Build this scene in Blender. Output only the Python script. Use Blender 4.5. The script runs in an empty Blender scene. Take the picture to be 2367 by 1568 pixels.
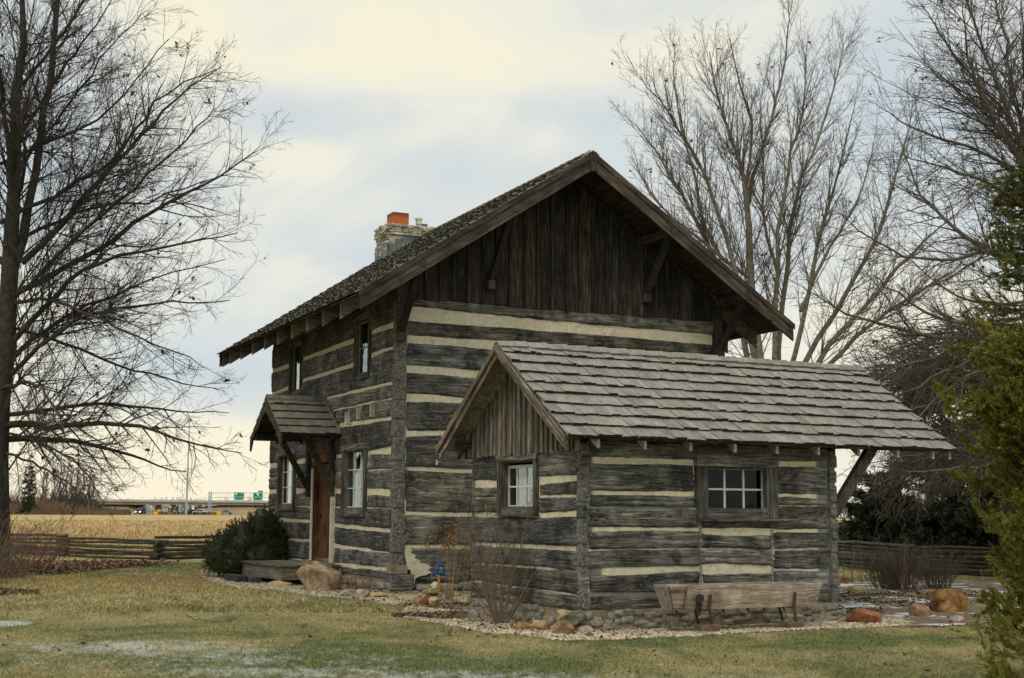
import bpy, bmesh, math, random
import numpy as np
from mathutils import Vector, Matrix, noise as mn
random.seed(7); rng = np.random.default_rng(11)
SC = bpy.context.scene; COL = SC.collection
PI = math.pi

# ------------------------------------------------------------------ surveyed camera (photo measured in a 2367 x 1568 frame)
FPX, PITCH, ROLL, EYE = 3111.89, 0.1302, 0.0053, 1.6
CX, CY = 1183.5, 784.0
cp, sp, cr, sr = math.cos(PITCH), math.sin(PITCH), math.cos(ROLL), math.sin(ROLL)
def ray(px, py):
    X, Y = px - CX, py - CY
    X, Y = X * cr + Y * sr, -X * sr + Y * cr
    x, u = X / FPX, -Y / FPX
    return np.array([x, cp - u * sp, sp + u * cp])
def sst(a, b, t):
    t = min(1, max(0, (t - a) / (b - a))); return t * t * (3 - 2 * t)
def gz(x, y):
    return 0.15 * sst(20.5, 25.5, y) + 1.15 * sst(50, 165, y)
def gz_np(y):
    f = lambda a, b: (lambda t: t * t * (3 - 2 * t))(np.clip((y - a) / (b - a), 0, 1))
    return 0.15 * f(20.5, 25.5) + 1.15 * f(50, 165)
def at(px, py, Y):
    r = ray(px, py); t = Y / r[1]; return Vector((r[0] * t, Y, EYE + r[2] * t))
def gp(px, py):
    r = ray(px, py); z = 0.0
    for _ in range(30):
        t = (z - EYE) / r[2]; z = z * .5 + .5 * gz(r[0] * t, r[1] * t)
    return Vector((r[0] * t, r[1] * t, gz(r[0] * t, r[1] * t)))
class Frame:
    def __init__(s, x, y, th):
        s.o = np.array([x, y]); s.th = th
        s.A = np.array([math.cos(th), math.sin(th)]); s.B = np.array([-s.A[1], s.A[0]])
    def on(s, px, py, axis, off=0.0):
        r = ray(px, py); n = s.B if axis == 'a' else s.A
        t = (off + s.o @ n) / (r[:2] @ n); p = r[:2] * t
        return float((p - s.o) @ (s.A if axis == 'a' else s.B)), float(EYE + r[2] * t)
    def w(s, a, b, z=0):
        p = s.o + s.A * a + s.B * b; return Vector((p[0], p[1], z))
HM = Frame(-2.1972, 25.4324, .4416)     # log house
HS = Frame(.9861, 18.9481, .4819)       # outbuilding

# ------------------------------------------------------------------ nodes / materials
class NT:
    def __init__(s, name):
        s.m = bpy.data.materials.new(name); s.m.use_nodes = True; s.t = s.m.node_tree
        s.b = s.t.nodes['Principled BSDF']; s.b.inputs['Roughness'].default_value = .85
        s.b.inputs['Specular IOR Level'].default_value = .25
    def n(s, t, **k):
        nd = s.t.nodes.new(t)
        for a, v in k.items(): setattr(nd, a, v)
        return nd
    def l(s, a, b): s.t.links.new(a, b)
    def coord(s, scale=(1, 1, 1), rnd=True, loc=(0, 0, 0)):
        tc = s.n('ShaderNodeTexCoord'); v = tc.outputs['Object']
        if rnd:
            at_ = s.n('ShaderNodeAttribute', attribute_name='rnd')
            m = s.n('ShaderNodeVectorMath', operation='MULTIPLY_ADD')
            s.l(at_.outputs['Vector'], m.inputs[0]); m.inputs[1].default_value = (91, 57, 73); s.l(v, m.inputs[2]); v = m.outputs[0]
        mp = s.n('ShaderNodeMapping'); mp.inputs['Scale'].default_value = scale; mp.inputs['Location'].default_value = loc
        s.l(v, mp.inputs['Vector']); return mp.outputs[0]
    def noise(s, vec, sc, det=4, rough=.6, dist=0.):
        nd = s.n('ShaderNodeTexNoise'); nd.inputs['Scale'].default_value = sc; nd.inputs['Detail'].default_value = det
        nd.inputs['Roughness'].default_value = rough; nd.inputs['Distortion'].default_value = dist
        s.l(vec, nd.inputs['Vector']); return nd.outputs['Fac']
    def vor(s, vec, sc, feat='F1', out='Distance'):
        nd = s.n('ShaderNodeTexVoronoi', feature=feat); nd.inputs['Scale'].default_value = sc; s.l(vec, nd.inputs['Vector']); return nd.outputs[out]
    def ramp(s, fac, stops):
        r = s.n('ShaderNodeValToRGB'); el = r.color_ramp.elements
        while len(el) < len(stops): el.new(.5)
        for e, (p, c) in zip(el, stops):
            e.position = p; e.color = (*c, 1) if isinstance(c, (tuple, list)) else (c, c, c, 1)
        s.l(fac, r.inputs[0]); return r.outputs[0]
    def mix(s, fac, a, b, mode='MIX'):
        m = s.n('ShaderNodeMix', data_type='RGBA', blend_type=mode)
        for i, v in ((0, fac), (6, a), (7, b)):
            if hasattr(v, 'links'): s.l(v, m.inputs[i])
            else: m.inputs[i].default_value = v if i == 0 else (*v, 1)
        return m.outputs[2]
    def math(s, op, a, b=None, c=None, clamp=False):
        m = s.n('ShaderNodeMath', operation=op); m.use_clamp = clamp
        for i, v in enumerate((a, b, c)):
            if v is None: continue
            if hasattr(v, 'links'): s.l(v, m.inputs[i])
            else: m.inputs[i].default_value = v
        return m.outputs[0]
    def attr(s, name='rnd'):
        return s.n('ShaderNodeAttribute', attribute_name=name).outputs['Fac']
    def out(s, col, bump=None, bs=.5, bd=.02, rough=None):
        if hasattr(col, 'links'): s.l(col, s.b.inputs['Base Color'])
        else: s.b.inputs['Base Color'].default_value = (*col, 1)
        if bump is not None:
            b = s.n('ShaderNodeBump'); b.inputs['Strength'].default_value = bs; b.inputs['Distance'].default_value = bd
            s.l(bump, b.inputs['Height']); s.l(b.outputs[0], s.b.inputs['Normal'])
        if rough is not None: s.b.inputs['Roughness'].default_value = rough
        return s.m

def wood(name, axis, dark, mid, light, blotch=None, stretch=14, fine=9., crack=.5, var=.5, bs=.6, bd=.02, rough=.85, pale=0.):
    k = NT(name); sc = [stretch] * 3; sc['XYZ'.index(axis)] = 1.0
    v = k.coord(tuple(sc)); v2 = k.coord((1, 1, 1))
    s3 = [15.] * 3; s3['XYZ'.index(axis)] = .8
    v3 = k.coord(tuple(s3))
    g = k.noise(v, fine / 6, 6, .68, .4)
    f = k.noise(v3, 2.2, 5, .7)
    gg = k.mix(.5, g, f)
    c = k.ramp(gg, [(.34, dark), (.50, mid), (.63, light)])
    b = k.ramp(k.noise(v2, 1.7, 4, .6, .6), [(.38, .38), (.5, .95), (.62, 1.6)])
    c = k.mix(var, c, b, 'MULTIPLY')
    if blotch is not None:
        c = k.mix(k.math('MULTIPLY', k.ramp(k.noise(v2, 2.6, 5, .65, 1.), [(.52, 0.), (.68, 1.)]), .65), c, blotch)
    r = k.ramp(k.attr(), [(0., .6), (1., 1.35)])
    c = k.mix(1., c, r, 'MULTIPLY')
    c = k.mix(.8, c, k.ramp(k.math('FRACT', k.math('MULTIPLY', k.attr(), 7.3)), [(0., (.84, .93, 1.08)), (.5, (1., 1., 1.)), (1., (1.09, 1.0, .9))]), 'MULTIPLY')
    kv = [2.2] * 3; kv['XYZ'.index(axis)] = .9
    c = k.mix(.85, c, k.ramp(k.vor(k.coord(tuple(kv)), 1.5), [(0., .15), (.055, .35), (.085, 1.)]), 'MULTIPLY')
    cv = [6.] * 3; cv['XYZ'.index(axis)] = .42
    cn = k.noise(k.coord(tuple(cv)), 2.3, 3, .55, 1.5)
    cr_ = k.ramp(cn, [(.478, 1.), (.5, 0.), (.522, 1.)])
    c = k.mix(crack, c, cr_, 'MULTIPLY')
    if pale: c = k.mix(k.math('MULTIPLY', k.ramp(cn, [(.55, 0.), (.562, 1.), (.574, 0.)]), pale), c, (.33, .33, .30))
    h = k.math('ADD', k.math('MULTIPLY', gg, .8), k.math('MULTIPLY', cr_, .35))
    return k.out(c, h, bs, bd, rough)

M = {}
M['logX'] = wood('hewn_log_gable', 'X', (.026, .0255, .024), (.105, .10, .088), (.27, .26, .228), (.20, .208, .20), crack=.8, bs=.7, bd=.04, var=1., pale=.7)
M['logY'] = wood('hewn_log_side', 'Y', (.022, .0215, .021), (.09, .086, .077), (.24, .23, .202), (.16, .158, .148), crack=.8, bs=.7, bd=.04, var=1., pale=.7)
M['boardZ'] = wood('dark_gable_board', 'Z', (.007, .006, .005), (.028, .023, .018), (.10, .086, .066), (.05, .042, .032), crack=.6)
M['shedboard'] = wood('grey_shed_board', 'Z', (.04, .035, .027), (.15, .133, .105), (.30, .27, .215), (.10, .085, .065), crack=.6)
M['beamX'] = wood('dark_beam_x', 'X', (.014, .012, .010), (.05, .043, .035), (.12, .103, .082), crack=.6)
M['beamY'] = wood('dark_beam_y', 'Y', (.014, .012, .010), (.05, .043, .035), (.12, .103, .082), crack=.6)
M['beamZ'] = wood('dark_beam_z', 'Z', (.014, .012, .010), (.048, .04, .032), (.11, .093, .073), crack=.6)
M['rake'] = wood('weathered_rake', 'Y', (.03, .022, .016), (.125, .105, .085), (.34, .30, .245), (.17, .10, .075), stretch=5, crack=.7)
M['rafter'] = wood('grey_rafter', 'Y', (.12, .105, .09), (.34, .31, .27), (.52, .48, .42), crack=.5)
M['rafter_main'] = wood('main_rafter', 'X', (.04, .034, .028), (.12, .105, .085), (.24, .21, .17), crack=.6)
M['winwood'] = wood('window_casing', 'Z', (.022, .02, .018), (.075, .067, .056), (.21, .195, .17), (.14, .13, .112), crack=.6)
M['door'] = wood('brown_door_wood', 'Z', (.03, .016, .008), (.135, .07, .03), (.36, .19, .08), (.035, .022, .015), crack=.7)
M['trough'] = wood('trough_wood', 'X', (.15, .125, .105), (.33, .28, .235), (.46, .41, .36), (.26, .19, .145), crack=.6)
M['deck'] = wood('deck_wood', 'Y', (.05, .043, .034), (.17, .15, .118), (.30, .27, .215), crack=.6)
M['deckX'] = wood('deck_wood_x', 'X', (.06, .05, .04), (.2, .175, .135), (.33, .30, .24), crack=.6)
for ax_ in 'XY': M['winwood' + ax_] = wood('window_casing_' + ax_.lower(), ax_, (.024, .022, .02), (.085, .077, .066), (.25, .235, .205), (.2, .19, .17), crack=.6)
M['blacktimber'] = wood('black_timber', 'Y', (.012, .013, .015), (.035, .037, .04), (.085, .085, .088), crack=.6)
M['rail'] = wood('fence_rail', 'X', (.018, .018, .012), (.06, .06, .04), (.15, .15, .105), (.05, .06, .032), stretch=6, crack=.7)

k = NT('end_grain'); v = k.coord()
e = k.ramp(k.vor(v, 26, 'DISTANCE_TO_EDGE'), [(0., .3), (.07, 1.)])
c = k.mix(1., k.ramp(k.noise(v, 22, 5, .7), [(.35, (.07, .066, .06)), (.5, (.19, .182, .163)), (.66, (.35, .338, .305))]), e, 'MULTIPLY')
M['endgrain'] = k.out(c, k.math('ADD', e, k.noise(v, 60, 3)), 1, .02)

k = NT('cream_chinking'); v = k.coord(rnd=False)
c = k.ramp(k.noise(v, 1.6, 5, .6), [(.3, (.56, .515, .385)), (.7, (.68, .63, .485))])
st = k.ramp(k.noise(k.coord((1, 1, 5), False), 3.5, 5, .7), [(.55, 0.), (.75, .55)])
c = k.mix(st, c, (.30, .26, .19)); c = k.mix(.5, c, k.ramp(k.noise(v, 9, 6, .75), [(.35, .6), (.6, 1.15)]), 'MULTIPLY'); c = k.mix(.5, c, k.ramp(k.vor(v, 3.2, 'DISTANCE_TO_EDGE'), [(0., .35), (.02, 1.)]), 'MULTIPLY')
c = k.mix(k.attr(), c, k.ramp(k.noise(v, 5, 4), [(.35, (.11, .12, .115)), (.65, (.20, .212, .20))]))
M['chink'] = k.out(c, k.noise(v, 25, 5, .7), .4, .01, .95)

def shingle_mat(name, dark, mid, light, lich=None, axis='slope', bl=.55):
    k = NT(name); v2 = k.coord((1, 1, 1)); v = k.coord((22, 1.6, 1.6) if axis == 'X' else (1.6, 22, 1.6))
    g = k.noise(v, 5, 6, .7, .2)
    c = k.ramp(g, [(.32, dark), (.5, mid), (.68, light)])
    c = k.mix(1., c, k.ramp(k.attr(), [(0., (.84, .83, .79)), (.5, (1., .98, .95)), (1., (1.12, 1.12, 1.10))]), 'MULTIPLY')
    c = k.mix(bl, c, k.ramp(k.noise(v2, 4, 5, .7, .5), [(.38, .5), (.6, 1.15)]), 'MULTIPLY')
    if lich: c = k.mix(k.ramp(k.noise(k.coord(rnd=False), 3.2, 6, .8), [(.52, 0.), (.62, .5)]), c, lich)
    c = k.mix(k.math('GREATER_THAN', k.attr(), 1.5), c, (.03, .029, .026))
    return k.out(c, g, .6, .01, .85)
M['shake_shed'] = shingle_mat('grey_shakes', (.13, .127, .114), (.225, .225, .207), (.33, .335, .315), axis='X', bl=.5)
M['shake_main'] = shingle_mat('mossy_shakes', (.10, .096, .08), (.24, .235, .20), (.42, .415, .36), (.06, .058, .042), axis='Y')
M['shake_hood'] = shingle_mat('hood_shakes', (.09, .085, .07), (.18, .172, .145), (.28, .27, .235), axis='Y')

def stone_mat(name, cols, sc=6., bs=.7):
    k = NT(name); v = k.coord()
    c = k.ramp(k.noise(v, sc * .8, 6, .65, .8), [(.36, cols[0]), (.5, cols[1]), (.64, cols[2])])
    c = k.mix(.75, c, k.ramp(k.noise(v, sc * 3.2, 7, .78), [(.36, .4), (.64, 1.45)]), 'MULTIPLY')
    c = k.mix(k.ramp(k.noise(k.coord(loc=(3, 1, 7)), sc * 1.5, 6, .8), [(.56, 0.), (.64, .55)]), c, (.30, .30, .26))
    return k.out(c, k.noise(v, sc * 1.6, 7, .72), bs, .04, .85)
M['stone_grey'] = stone_mat('foundation_stone', [(.13, .12, .095), (.25, .235, .19), (.35, .33, .27)])
M['mortar'] = stone_mat('mortar', [(.16, .13, .09), (.24, .2, .14), (.3, .25, .18)], 3)
M['limestone'] = stone_mat('chimney_limestone', [(.22, .2, .14), (.42, .39, .3), (.6, .57, .46)], 5)
ROCKC = dict(orange=[(.17, .085, .04), (.33, .19, .095), (.36, .26, .16)], tan=[(.30, .2, .1), (.42, .3, .16), (.5, .38, .22)],
             yellow=[(.22, .165, .07), (.36, .285, .135), (.42, .35, .19)], redorange=[(.15, .055, .03), (.28, .105, .048), (.33, .19, .115)],
             brown=[(.16, .1, .065), (.3, .18, .11), (.38, .23, .13)], green=[(.08, .085, .06), (.16, .163, .115), (.25, .245, .18)],
             grey=[(.15, .145, .125), (.27, .26, .22), (.38, .36, .31)], pink=[(.22, .15, .11), (.36, .26, .19), (.47, .37, .285)],
             white=[(.42, .4, .35), (.55, .53, .47), (.65, .63, .57)], blue=[(.02, .05, .09), (.035, .085, .13), (.06, .12, .16)],
             ochre=[(.10, .05, .02), (.28, .14, .04), (.34, .21, .09)], boulder=[(.15, .10, .06), (.30, .215, .13), (.38, .31, .22)])
for kk, cc in ROCKC.items(): M['r_' + kk] = stone_mat('rock_' + kk, cc, 3.5, .9)

def simple(name, col, rough=.8, var=.25, sc=8, metal=0, bs=.3):
    k = NT(name); v = k.coord()
    c = k.mix(var, col, k.ramp(k.noise(v, sc, 5, .65), [(.3, .35), (.7, 1.5)]), 'MULTIPLY')
    k.b.inputs['Metallic'].default_value = metal
    return k.out(c, k.noise(v, sc * 3, 4), bs, .01, rough)
M['sash'] = simple('white_sash_paint', (.62, .61, .55), .6)
M['sash_old'] = simple('old_sash_wood', (.24, .2, .15), .7, .6)
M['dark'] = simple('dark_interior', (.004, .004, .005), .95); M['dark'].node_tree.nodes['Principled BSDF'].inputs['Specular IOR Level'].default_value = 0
M['curtain'] = simple('white_curtain', (.52, .54, .52), .9)
M['flue'] = simple('orange_flue_clay', (.56, .14, .035), .7, .2)
k = NT('sooty_flue'); v = k.coord(rnd=False); sx_ = k.n('ShaderNodeSeparateXYZ'); k.l(v, sx_.inputs[0])
sf_ = k.ramp(k.math('ADD', k.math('MULTIPLY', k.math('SUBTRACT', sx_.outputs[2], 9.0), 2.6), k.math('MULTIPLY', k.noise(v, 7, 4), .5)), [(.75, 0.), (1., .75)])
M['flue'] = k.out(k.mix(sf_, k.ramp(k.noise(v, 6, 4), [(.3, (.38, .10, .03)), (.7, (.52, .15, .045))]), (.06, .035, .025)), rough=.8)
M['vent'] = simple('galvanised_vent', (.6, .6, .57), .45, .2, 8, .6)
M['flash'] = simple('lead_flashing', (.13, .15, .16), .55, .5)
M['rust'] = simple('rusty_iron', (.12, .06, .035), .8, .8, 20)
M['iron'] = simple('dark_iron', (.05, .035, .026), .8, .8, 20)
M['footwood'] = simple('foot_block_wood', (.15, .105, .075), .85, .7, 10)
M['cloth'] = simple('blue_cloth', (.018, .085, .30), .8, .5, 25)
M['postwood'] = simple('yellow_post', (.42, .22, .05), .8, .4)
M['bark'] = simple('grey_bark', (.13, .113, .092), .9, .8, 9, bs=.8)
M['palebark'] = simple('pale_bark', (.185, .165, .135), .9, .8, 9, bs=.8)
M['barkdark'] = simple('dark_bark', (.052, .046, .038), .9, .8, 9, bs=.8)
M['twig'] = simple('twig_bark', (.085, .072, .063), .9, .5, 5)
M['twig_left'] = simple('twig_bark_oak', (.055, .05, .048), .9, .5, 5)
M['twig_red'] = simple('red_twig', (.16, .085, .065), .8, .5, 5)
M['twig_tan'] = simple('tan_twig', (.20, .14, .095), .8, .5, 5)
M['twig_purple'] = simple('purple_brown_twig', (.10, .075, .065), .8, .5, 5)
M['twig_shrub'] = simple('shrub_twig', (.20, .155, .115), .85, .5, 5)
M['twig_grey'] = simple('grey_twig', (.15, .125, .10), .85, .5, 5)
M['stalk'] = simple('straw_stalk', (.38, .28, .15), .8, .5, 5)
M['flower'] = simple('dried_flower', (.26, .14, .06), .8, .7, 25)
M['concrete'] = simple('bridge_concrete', (.42, .41, .36), .9, .2, .4)
M['concrete_d'] = simple('bridge_girder', (.27, .265, .235), .9, .2, .4)
M['asphalt'] = simple('highway_asphalt', (.2, .195, .18), .9, .2, .2)
M['bank'] = simple('brown_embankment', (.26, .19, .115), .95, .4, .12)
M['steel'] = simple('galvanised_steel', (.36, .40, .41), .5, .2, 3)
M['signgreen'] = simple('sign_green', (.0, .25, .16), .5, .1, 3)
M['signwhite'] = simple('sign_white', (.75, .8, .75), .5, .1, 3)
M['barrier'] = simple('barrier_orange', (.75, .38, .03), .6, .3, 2)
M['black'] = simple('black_rubber', (.02, .02, .022), .8, .2)
M['farroof'] = simple('grey_roof', (.3, .3, .28), .8, .2, 1)
M['snow'] = simple('old_snow', (.78, .82, .86), .7, .15, 12)
def leafmat(name, c1, c2, c3, rough=.6, trans=.0, sc=1.1):
    k = NT(name); v = k.coord(rnd=False)
    c = k.ramp(k.attr(), [(0., c1), (.55, c2), (1., c3)])
    c = k.mix(.5, c, k.ramp(k.noise(v, sc, 3), [(.35, .45), (.65, 1.4)]), 'MULTIPLY')
    return k.out(c, None, rough=rough)
M['yew'] = leafmat('yew_leaf', (.013, .022, .006), (.034, .050, .012), (.095, .105, .022), sc=3)
M['needle'] = leafmat('juniper_needle', (.05, .065, .012), (.16, .165, .022), (.33, .29, .045), sc=2)
M['needle_blue'] = leafmat('spruce_needle', (.032, .048, .014), (.10, .115, .022), (.25, .23, .042), sc=2)
M['darkneedle'] = leafmat('cedar_needle', (.010, .017, .008), (.02, .032, .013), (.045, .058, .02))
M['deadleaf'] = leafmat('dead_leaf', (.08, .04, .025), (.16, .07, .04), (.26, .13, .07), .8)
M['litter'] = leafmat('leaf_litter', (.06, .035, .022), (.15, .085, .05), (.30, .20, .12), .85)
M['mulch'] = leafmat('mulch', (.06, .045, .032), (.17, .12, .08), (.38, .3, .2), .9)
M['pebble'] = leafmat('pebbles', (.16, .12, .08), (.38, .315, .21), (.62, .57, .45), .8, sc=4)

# glass: clear panes over a dark room
def glass(name, mul, base):
    k = NT(name); k.t.nodes.remove(k.b); o = k.t.nodes['Material Output']
    gl = k.n('ShaderNodeBsdfGlossy'); gl.inputs['Roughness'].default_value = .03; gl.inputs['Color'].default_value = (.80, .94, 1., 1)
    tr = k.n('ShaderNodeBsdfTransparent'); tr.inputs['Color'].default_value = (.75, .82, .8, 1)
    ge = k.n('ShaderNodeNewGeometry'); dp = k.n('ShaderNodeVectorMath', operation='DOT_PRODUCT'); k.l(ge.outputs['Normal'], dp.inputs[0]); k.l(ge.outputs['Incoming'], dp.inputs[1])
    schl = k.math('POWER', k.math('SUBTRACT', 1., k.math('ABSOLUTE', dp.outputs['Value']), clamp=True), 5.)
    bp = k.n('ShaderNodeBump'); bp.inputs['Strength'].default_value = .2; bp.inputs['Distance'].default_value = .02
    k.l(k.noise(k.coord(), 3, 2), bp.inputs['Height']); k.l(bp.outputs[0], gl.inputs['Normal'])
    mx = k.n('ShaderNodeMixShader'); k.l(k.math('MULTIPLY_ADD', schl, mul, base, clamp=True), mx.inputs[0]); k.l(tr.outputs[0], mx.inputs[1]); k.l(gl.outputs[0], mx.inputs[2])
    k.l(mx.outputs[0], o.inputs[0]); return k.m
M['glass'] = glass('window_glass', 2.6, .02); M['glass_old'] = glass('old_wavy_glass', 9., .03)
for nm, col in (('silver', (.5, .52, .52)), ('darkcar', (.05, .055, .065)), ('bluecar', (.22, .28, .34)), ('whitecar', (.7, .7, .68))):
    k = NT('car_paint_' + nm); k.b.inputs['Metallic'].default_value = .3; M['car_' + nm] = k.out(col, rough=.3)
k = NT('headlight'); k.b.inputs['Emission Color'].default_value = (1, .97, .85, 1); k.b.inputs['Emission Strength'].default_value = 3; M['headlight'] = k.out((.9, .9, .85))

# lawn colour shared by soil and blades
def lawn(k, blades=False):
    v = k.coord(rnd=False)
    def blob(x, y, rx, ry, p=1.):
        mp = k.n('ShaderNodeMapping'); mp.inputs['Location'].default_value = (-x / rx, -y / ry, 0); mp.inputs['Scale'].default_value = (1 / rx, 1 / ry, 0)
        k.l(k.n('ShaderNodeTexCoord').outputs['Object'], mp.inputs['Vector'])
        ln = k.n('ShaderNodeVectorMath', operation='LENGTH'); k.l(mp.outputs[0], ln.inputs[0])
        return k.math('MULTIPLY', k.math('SUBTRACT', 1., ln.outputs['Value'], clamp=True), p)
    def add(*a):
        r = a[0]
        for b in a[1:]: r = k.math('ADD', r, b)
        return r
    big = k.noise(k.coord((1, .6, 1), False), .55, 5, .62, .5)
    gm = add(big, blob(-1.2, 15, 3.2, 2.6, .30), blob(3.6, 17.8, 3.0, 1.3, .16), blob(-11, 38, 7, 2.5, .25), blob(-3.2, 15.2, 2.5, 1., .12), k.math('MULTIPLY', blob(-8, 27, 9, 6), -.22), k.math('MULTIPLY', blob(-3, 21, 5, 3.5), -.05))
    green = k.ramp(gm, [(.43, 0.), (.62, 1.)])
    tan = k.ramp(k.noise(v, 1.4, 4), [(.3, (.28, .235, .105)), (.7, (.39, .345, .18))])
    och = k.mix(k.math('MULTIPLY', blob(-8, 28, 10, 5), .7, clamp=True), tan, (.37, .28, .11))
    gr = k.ramp(k.noise(v, 5, 4), [(.3, (.09, .12, .04)), (.7, (.19, .205, .08))])
    c = k.mix(green, och, gr)
    # bare leaf-brown bed under the left shrubs
    c = k.mix(k.ramp(add(blob(-14.5, 37, 5.5, 4.5), k.math('MULTIPLY', big, .3)), [(.25, 0.), (.42, 1.)]), c, (.13, .065, .035))
    c = k.mix(k.ramp(add(blob(-10.2, 25.2, 2.0, 1.3), k.math('MULTIPLY', big, .3)), [(.25, 0.), (.45, .7)]), c, (.15, .09, .05))
    if blades:
        c = k.mix(1., c, k.ramp(k.attr(), [(0., (.4, .45, .36)), (.5, (1, 1, 1)), (1., (1.6, 1.55, 1.5))]), 'MULTIPLY')
        c = k.mix(.7, c, k.ramp(k.noise(v, 11, 4, .7), [(.36, .45), (.62, 1.4)]), 'MULTIPLY')
    else:
        c = k.mix(.8, c, k.ramp(k.noise(v, 38, 4, .8), [(.35, .35), (.62, 1.35)]), 'MULTIPLY')
    sn = add(blob(-3.2, 15.2, 5.2, 3.6, .27), blob(-5, 16.8, 3.0, 1.6, .18), blob(-.5, 13.6, 4, 1.2, .2), blob(3.5, 13.6, 4, 1.6, .2), blob(-7.7, 19.8, 1.0, .8, 1.1), blob(-10, 38.5, 5, 1., .25), blob(.8, 16, 3, 1, .1))
    fl = k.noise(k.coord((1, .6, 1), False), 8, 6, .85)
    sv = add(k.math('MULTIPLY', fl, 1.), k.math('MULTIPLY', k.noise(v, 1.6, 3), .35), sn)
    snow = k.ramp(sv, [(.90, 0.), (1.0, .7 if not blades else .55)])
    return k.mix(snow, c, (.62, .66, .68)), snow
k = NT('lawn_ground'); c, s_ = lawn(k)
ty = k.n('ShaderNodeSeparateXYZ'); k.l(k.coord(rnd=False), ty.inputs[0])
far = k.ramp(k.noise(k.coord((1, .25, 1), False), .5, 6, .75), [(.3, (.30, .205, .085)), (.5, (.42, .31, .145)), (.72, (.52, .40, .205))])
far = k.mix(.5, far, k.ramp(k.noise(k.coord((1, .5, 1), False), 2.5, 5, .8), [(.3, .45), (.66, 1.3)]), 'MULTIPLY')
yy = k.math('ADD', ty.outputs[1], k.math('MULTIPLY', ty.outputs[0], -.12))
c = k.mix(k.math('MULTIPLY', k.math('SUBTRACT', yy, 42.5), 1.2, clamp=True), c, far)
c = k.mix(k.math('MULTIPLY', k.math('SUBTRACT', ty.outputs[1], 235), .05, clamp=True), c, (.27, .2, .115))
M['ground'] = k.out(c, k.noise(k.coord(rnd=False), 30, 5, .8), .9, .05, .95)
k = NT('grass_blades'); c, s_ = lawn(k, True); M['blades'] = k.out(c, rough=.8)
M['stubble'] = leafmat('corn_stubble', (.26, .16, .06), (.44, .32, .15), (.62, .49, .27), .85, sc=.3)
k = NT('gravel_bed'); v = k.coord(rnd=False)
c = k.ramp(k.vor(v, 28, 'F1', 'Color'), [(.1, (.17, .13, .085)), (.5, (.33, .275, .19)), (.9, (.5, .45, .35))])
c = k.mix(k.ramp(k.noise(v, .8, 4), [(.5, 0.), (.6, .7)]), c, (.3, .26, .2))
M['gravel'] = k.out(c, k.vor(v, 28), .9, .03, .95)
k = NT('patio_dirt'); v = k.coord(rnd=False)
c = k.ramp(k.noise(v, 4, 6, .75), [(.3, (.07, .055, .04)), (.55, (.17, .13, .09)), (.75, (.28, .225, .165))])
sm = k.ramp(k.noise(k.coord((.8, .9, 1), False), 1.5, 7, .78), [(.535, 0.), (.585, 1.)])
c = k.mix(sm, c, (.68, .72, .76))
M['patio'] = k.out(c, k.noise(v, 25, 5), .7, .03, .9)

# ------------------------------------------------------------------ mesh helpers
def tag(o, label=None, cat=None, group=None, kind=None):
    if label: o['label'] = label
    if cat: o['category'] = cat
    if group: o['group'] = group
    if kind: o['kind'] = kind
    return o
def empty(name, loc=(0, 0, 0), rz=0, **k):
    o = bpy.data.objects.new(name, None); COL.objects.link(o); o.location = loc; o.rotation_euler = (0, 0, rz); o.empty_display_size = .3
    return tag(o, **k)
def link(name, me, mat, parent=None, smooth=False):
    o = bpy.data.objects.new(name, me); COL.objects.link(o)
    if mat: me.materials.append(M[mat] if isinstance(mat, str) else mat)
    if parent: o.parent = parent
    if smooth: me.polygons.foreach_set('use_smooth', [True] * len(me.polygons))
    return o
def mesh_np(name, V, F, mat, parent=None, rnd=None, smooth=False):
    V = np.asarray(V, float).reshape(-1, 3); F = np.asarray(F, np.int32); kf = F.shape[1]
    me = bpy.data.meshes.new(name); me.vertices.add(len(V)); me.vertices.foreach_set('co', V.ravel())
    me.loops.add(F.size); me.loops.foreach_set('vertex_index', F.ravel())
    me.polygons.add(len(F)); me.polygons.foreach_set('loop_start', np.arange(0, F.size, kf, dtype=np.int32))
    me.polygons.foreach_set('loop_total', np.full(len(F), kf, np.int32))
    me.update(calc_edges=True)
    a = me.attributes.new('rnd', 'FLOAT', 'POINT')
    a.data.foreach_set('value', np.asarray(rnd, float).ravel() if rnd is not None else np.zeros(len(V)))
    return link(name, me, mat, parent, smooth)
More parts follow.
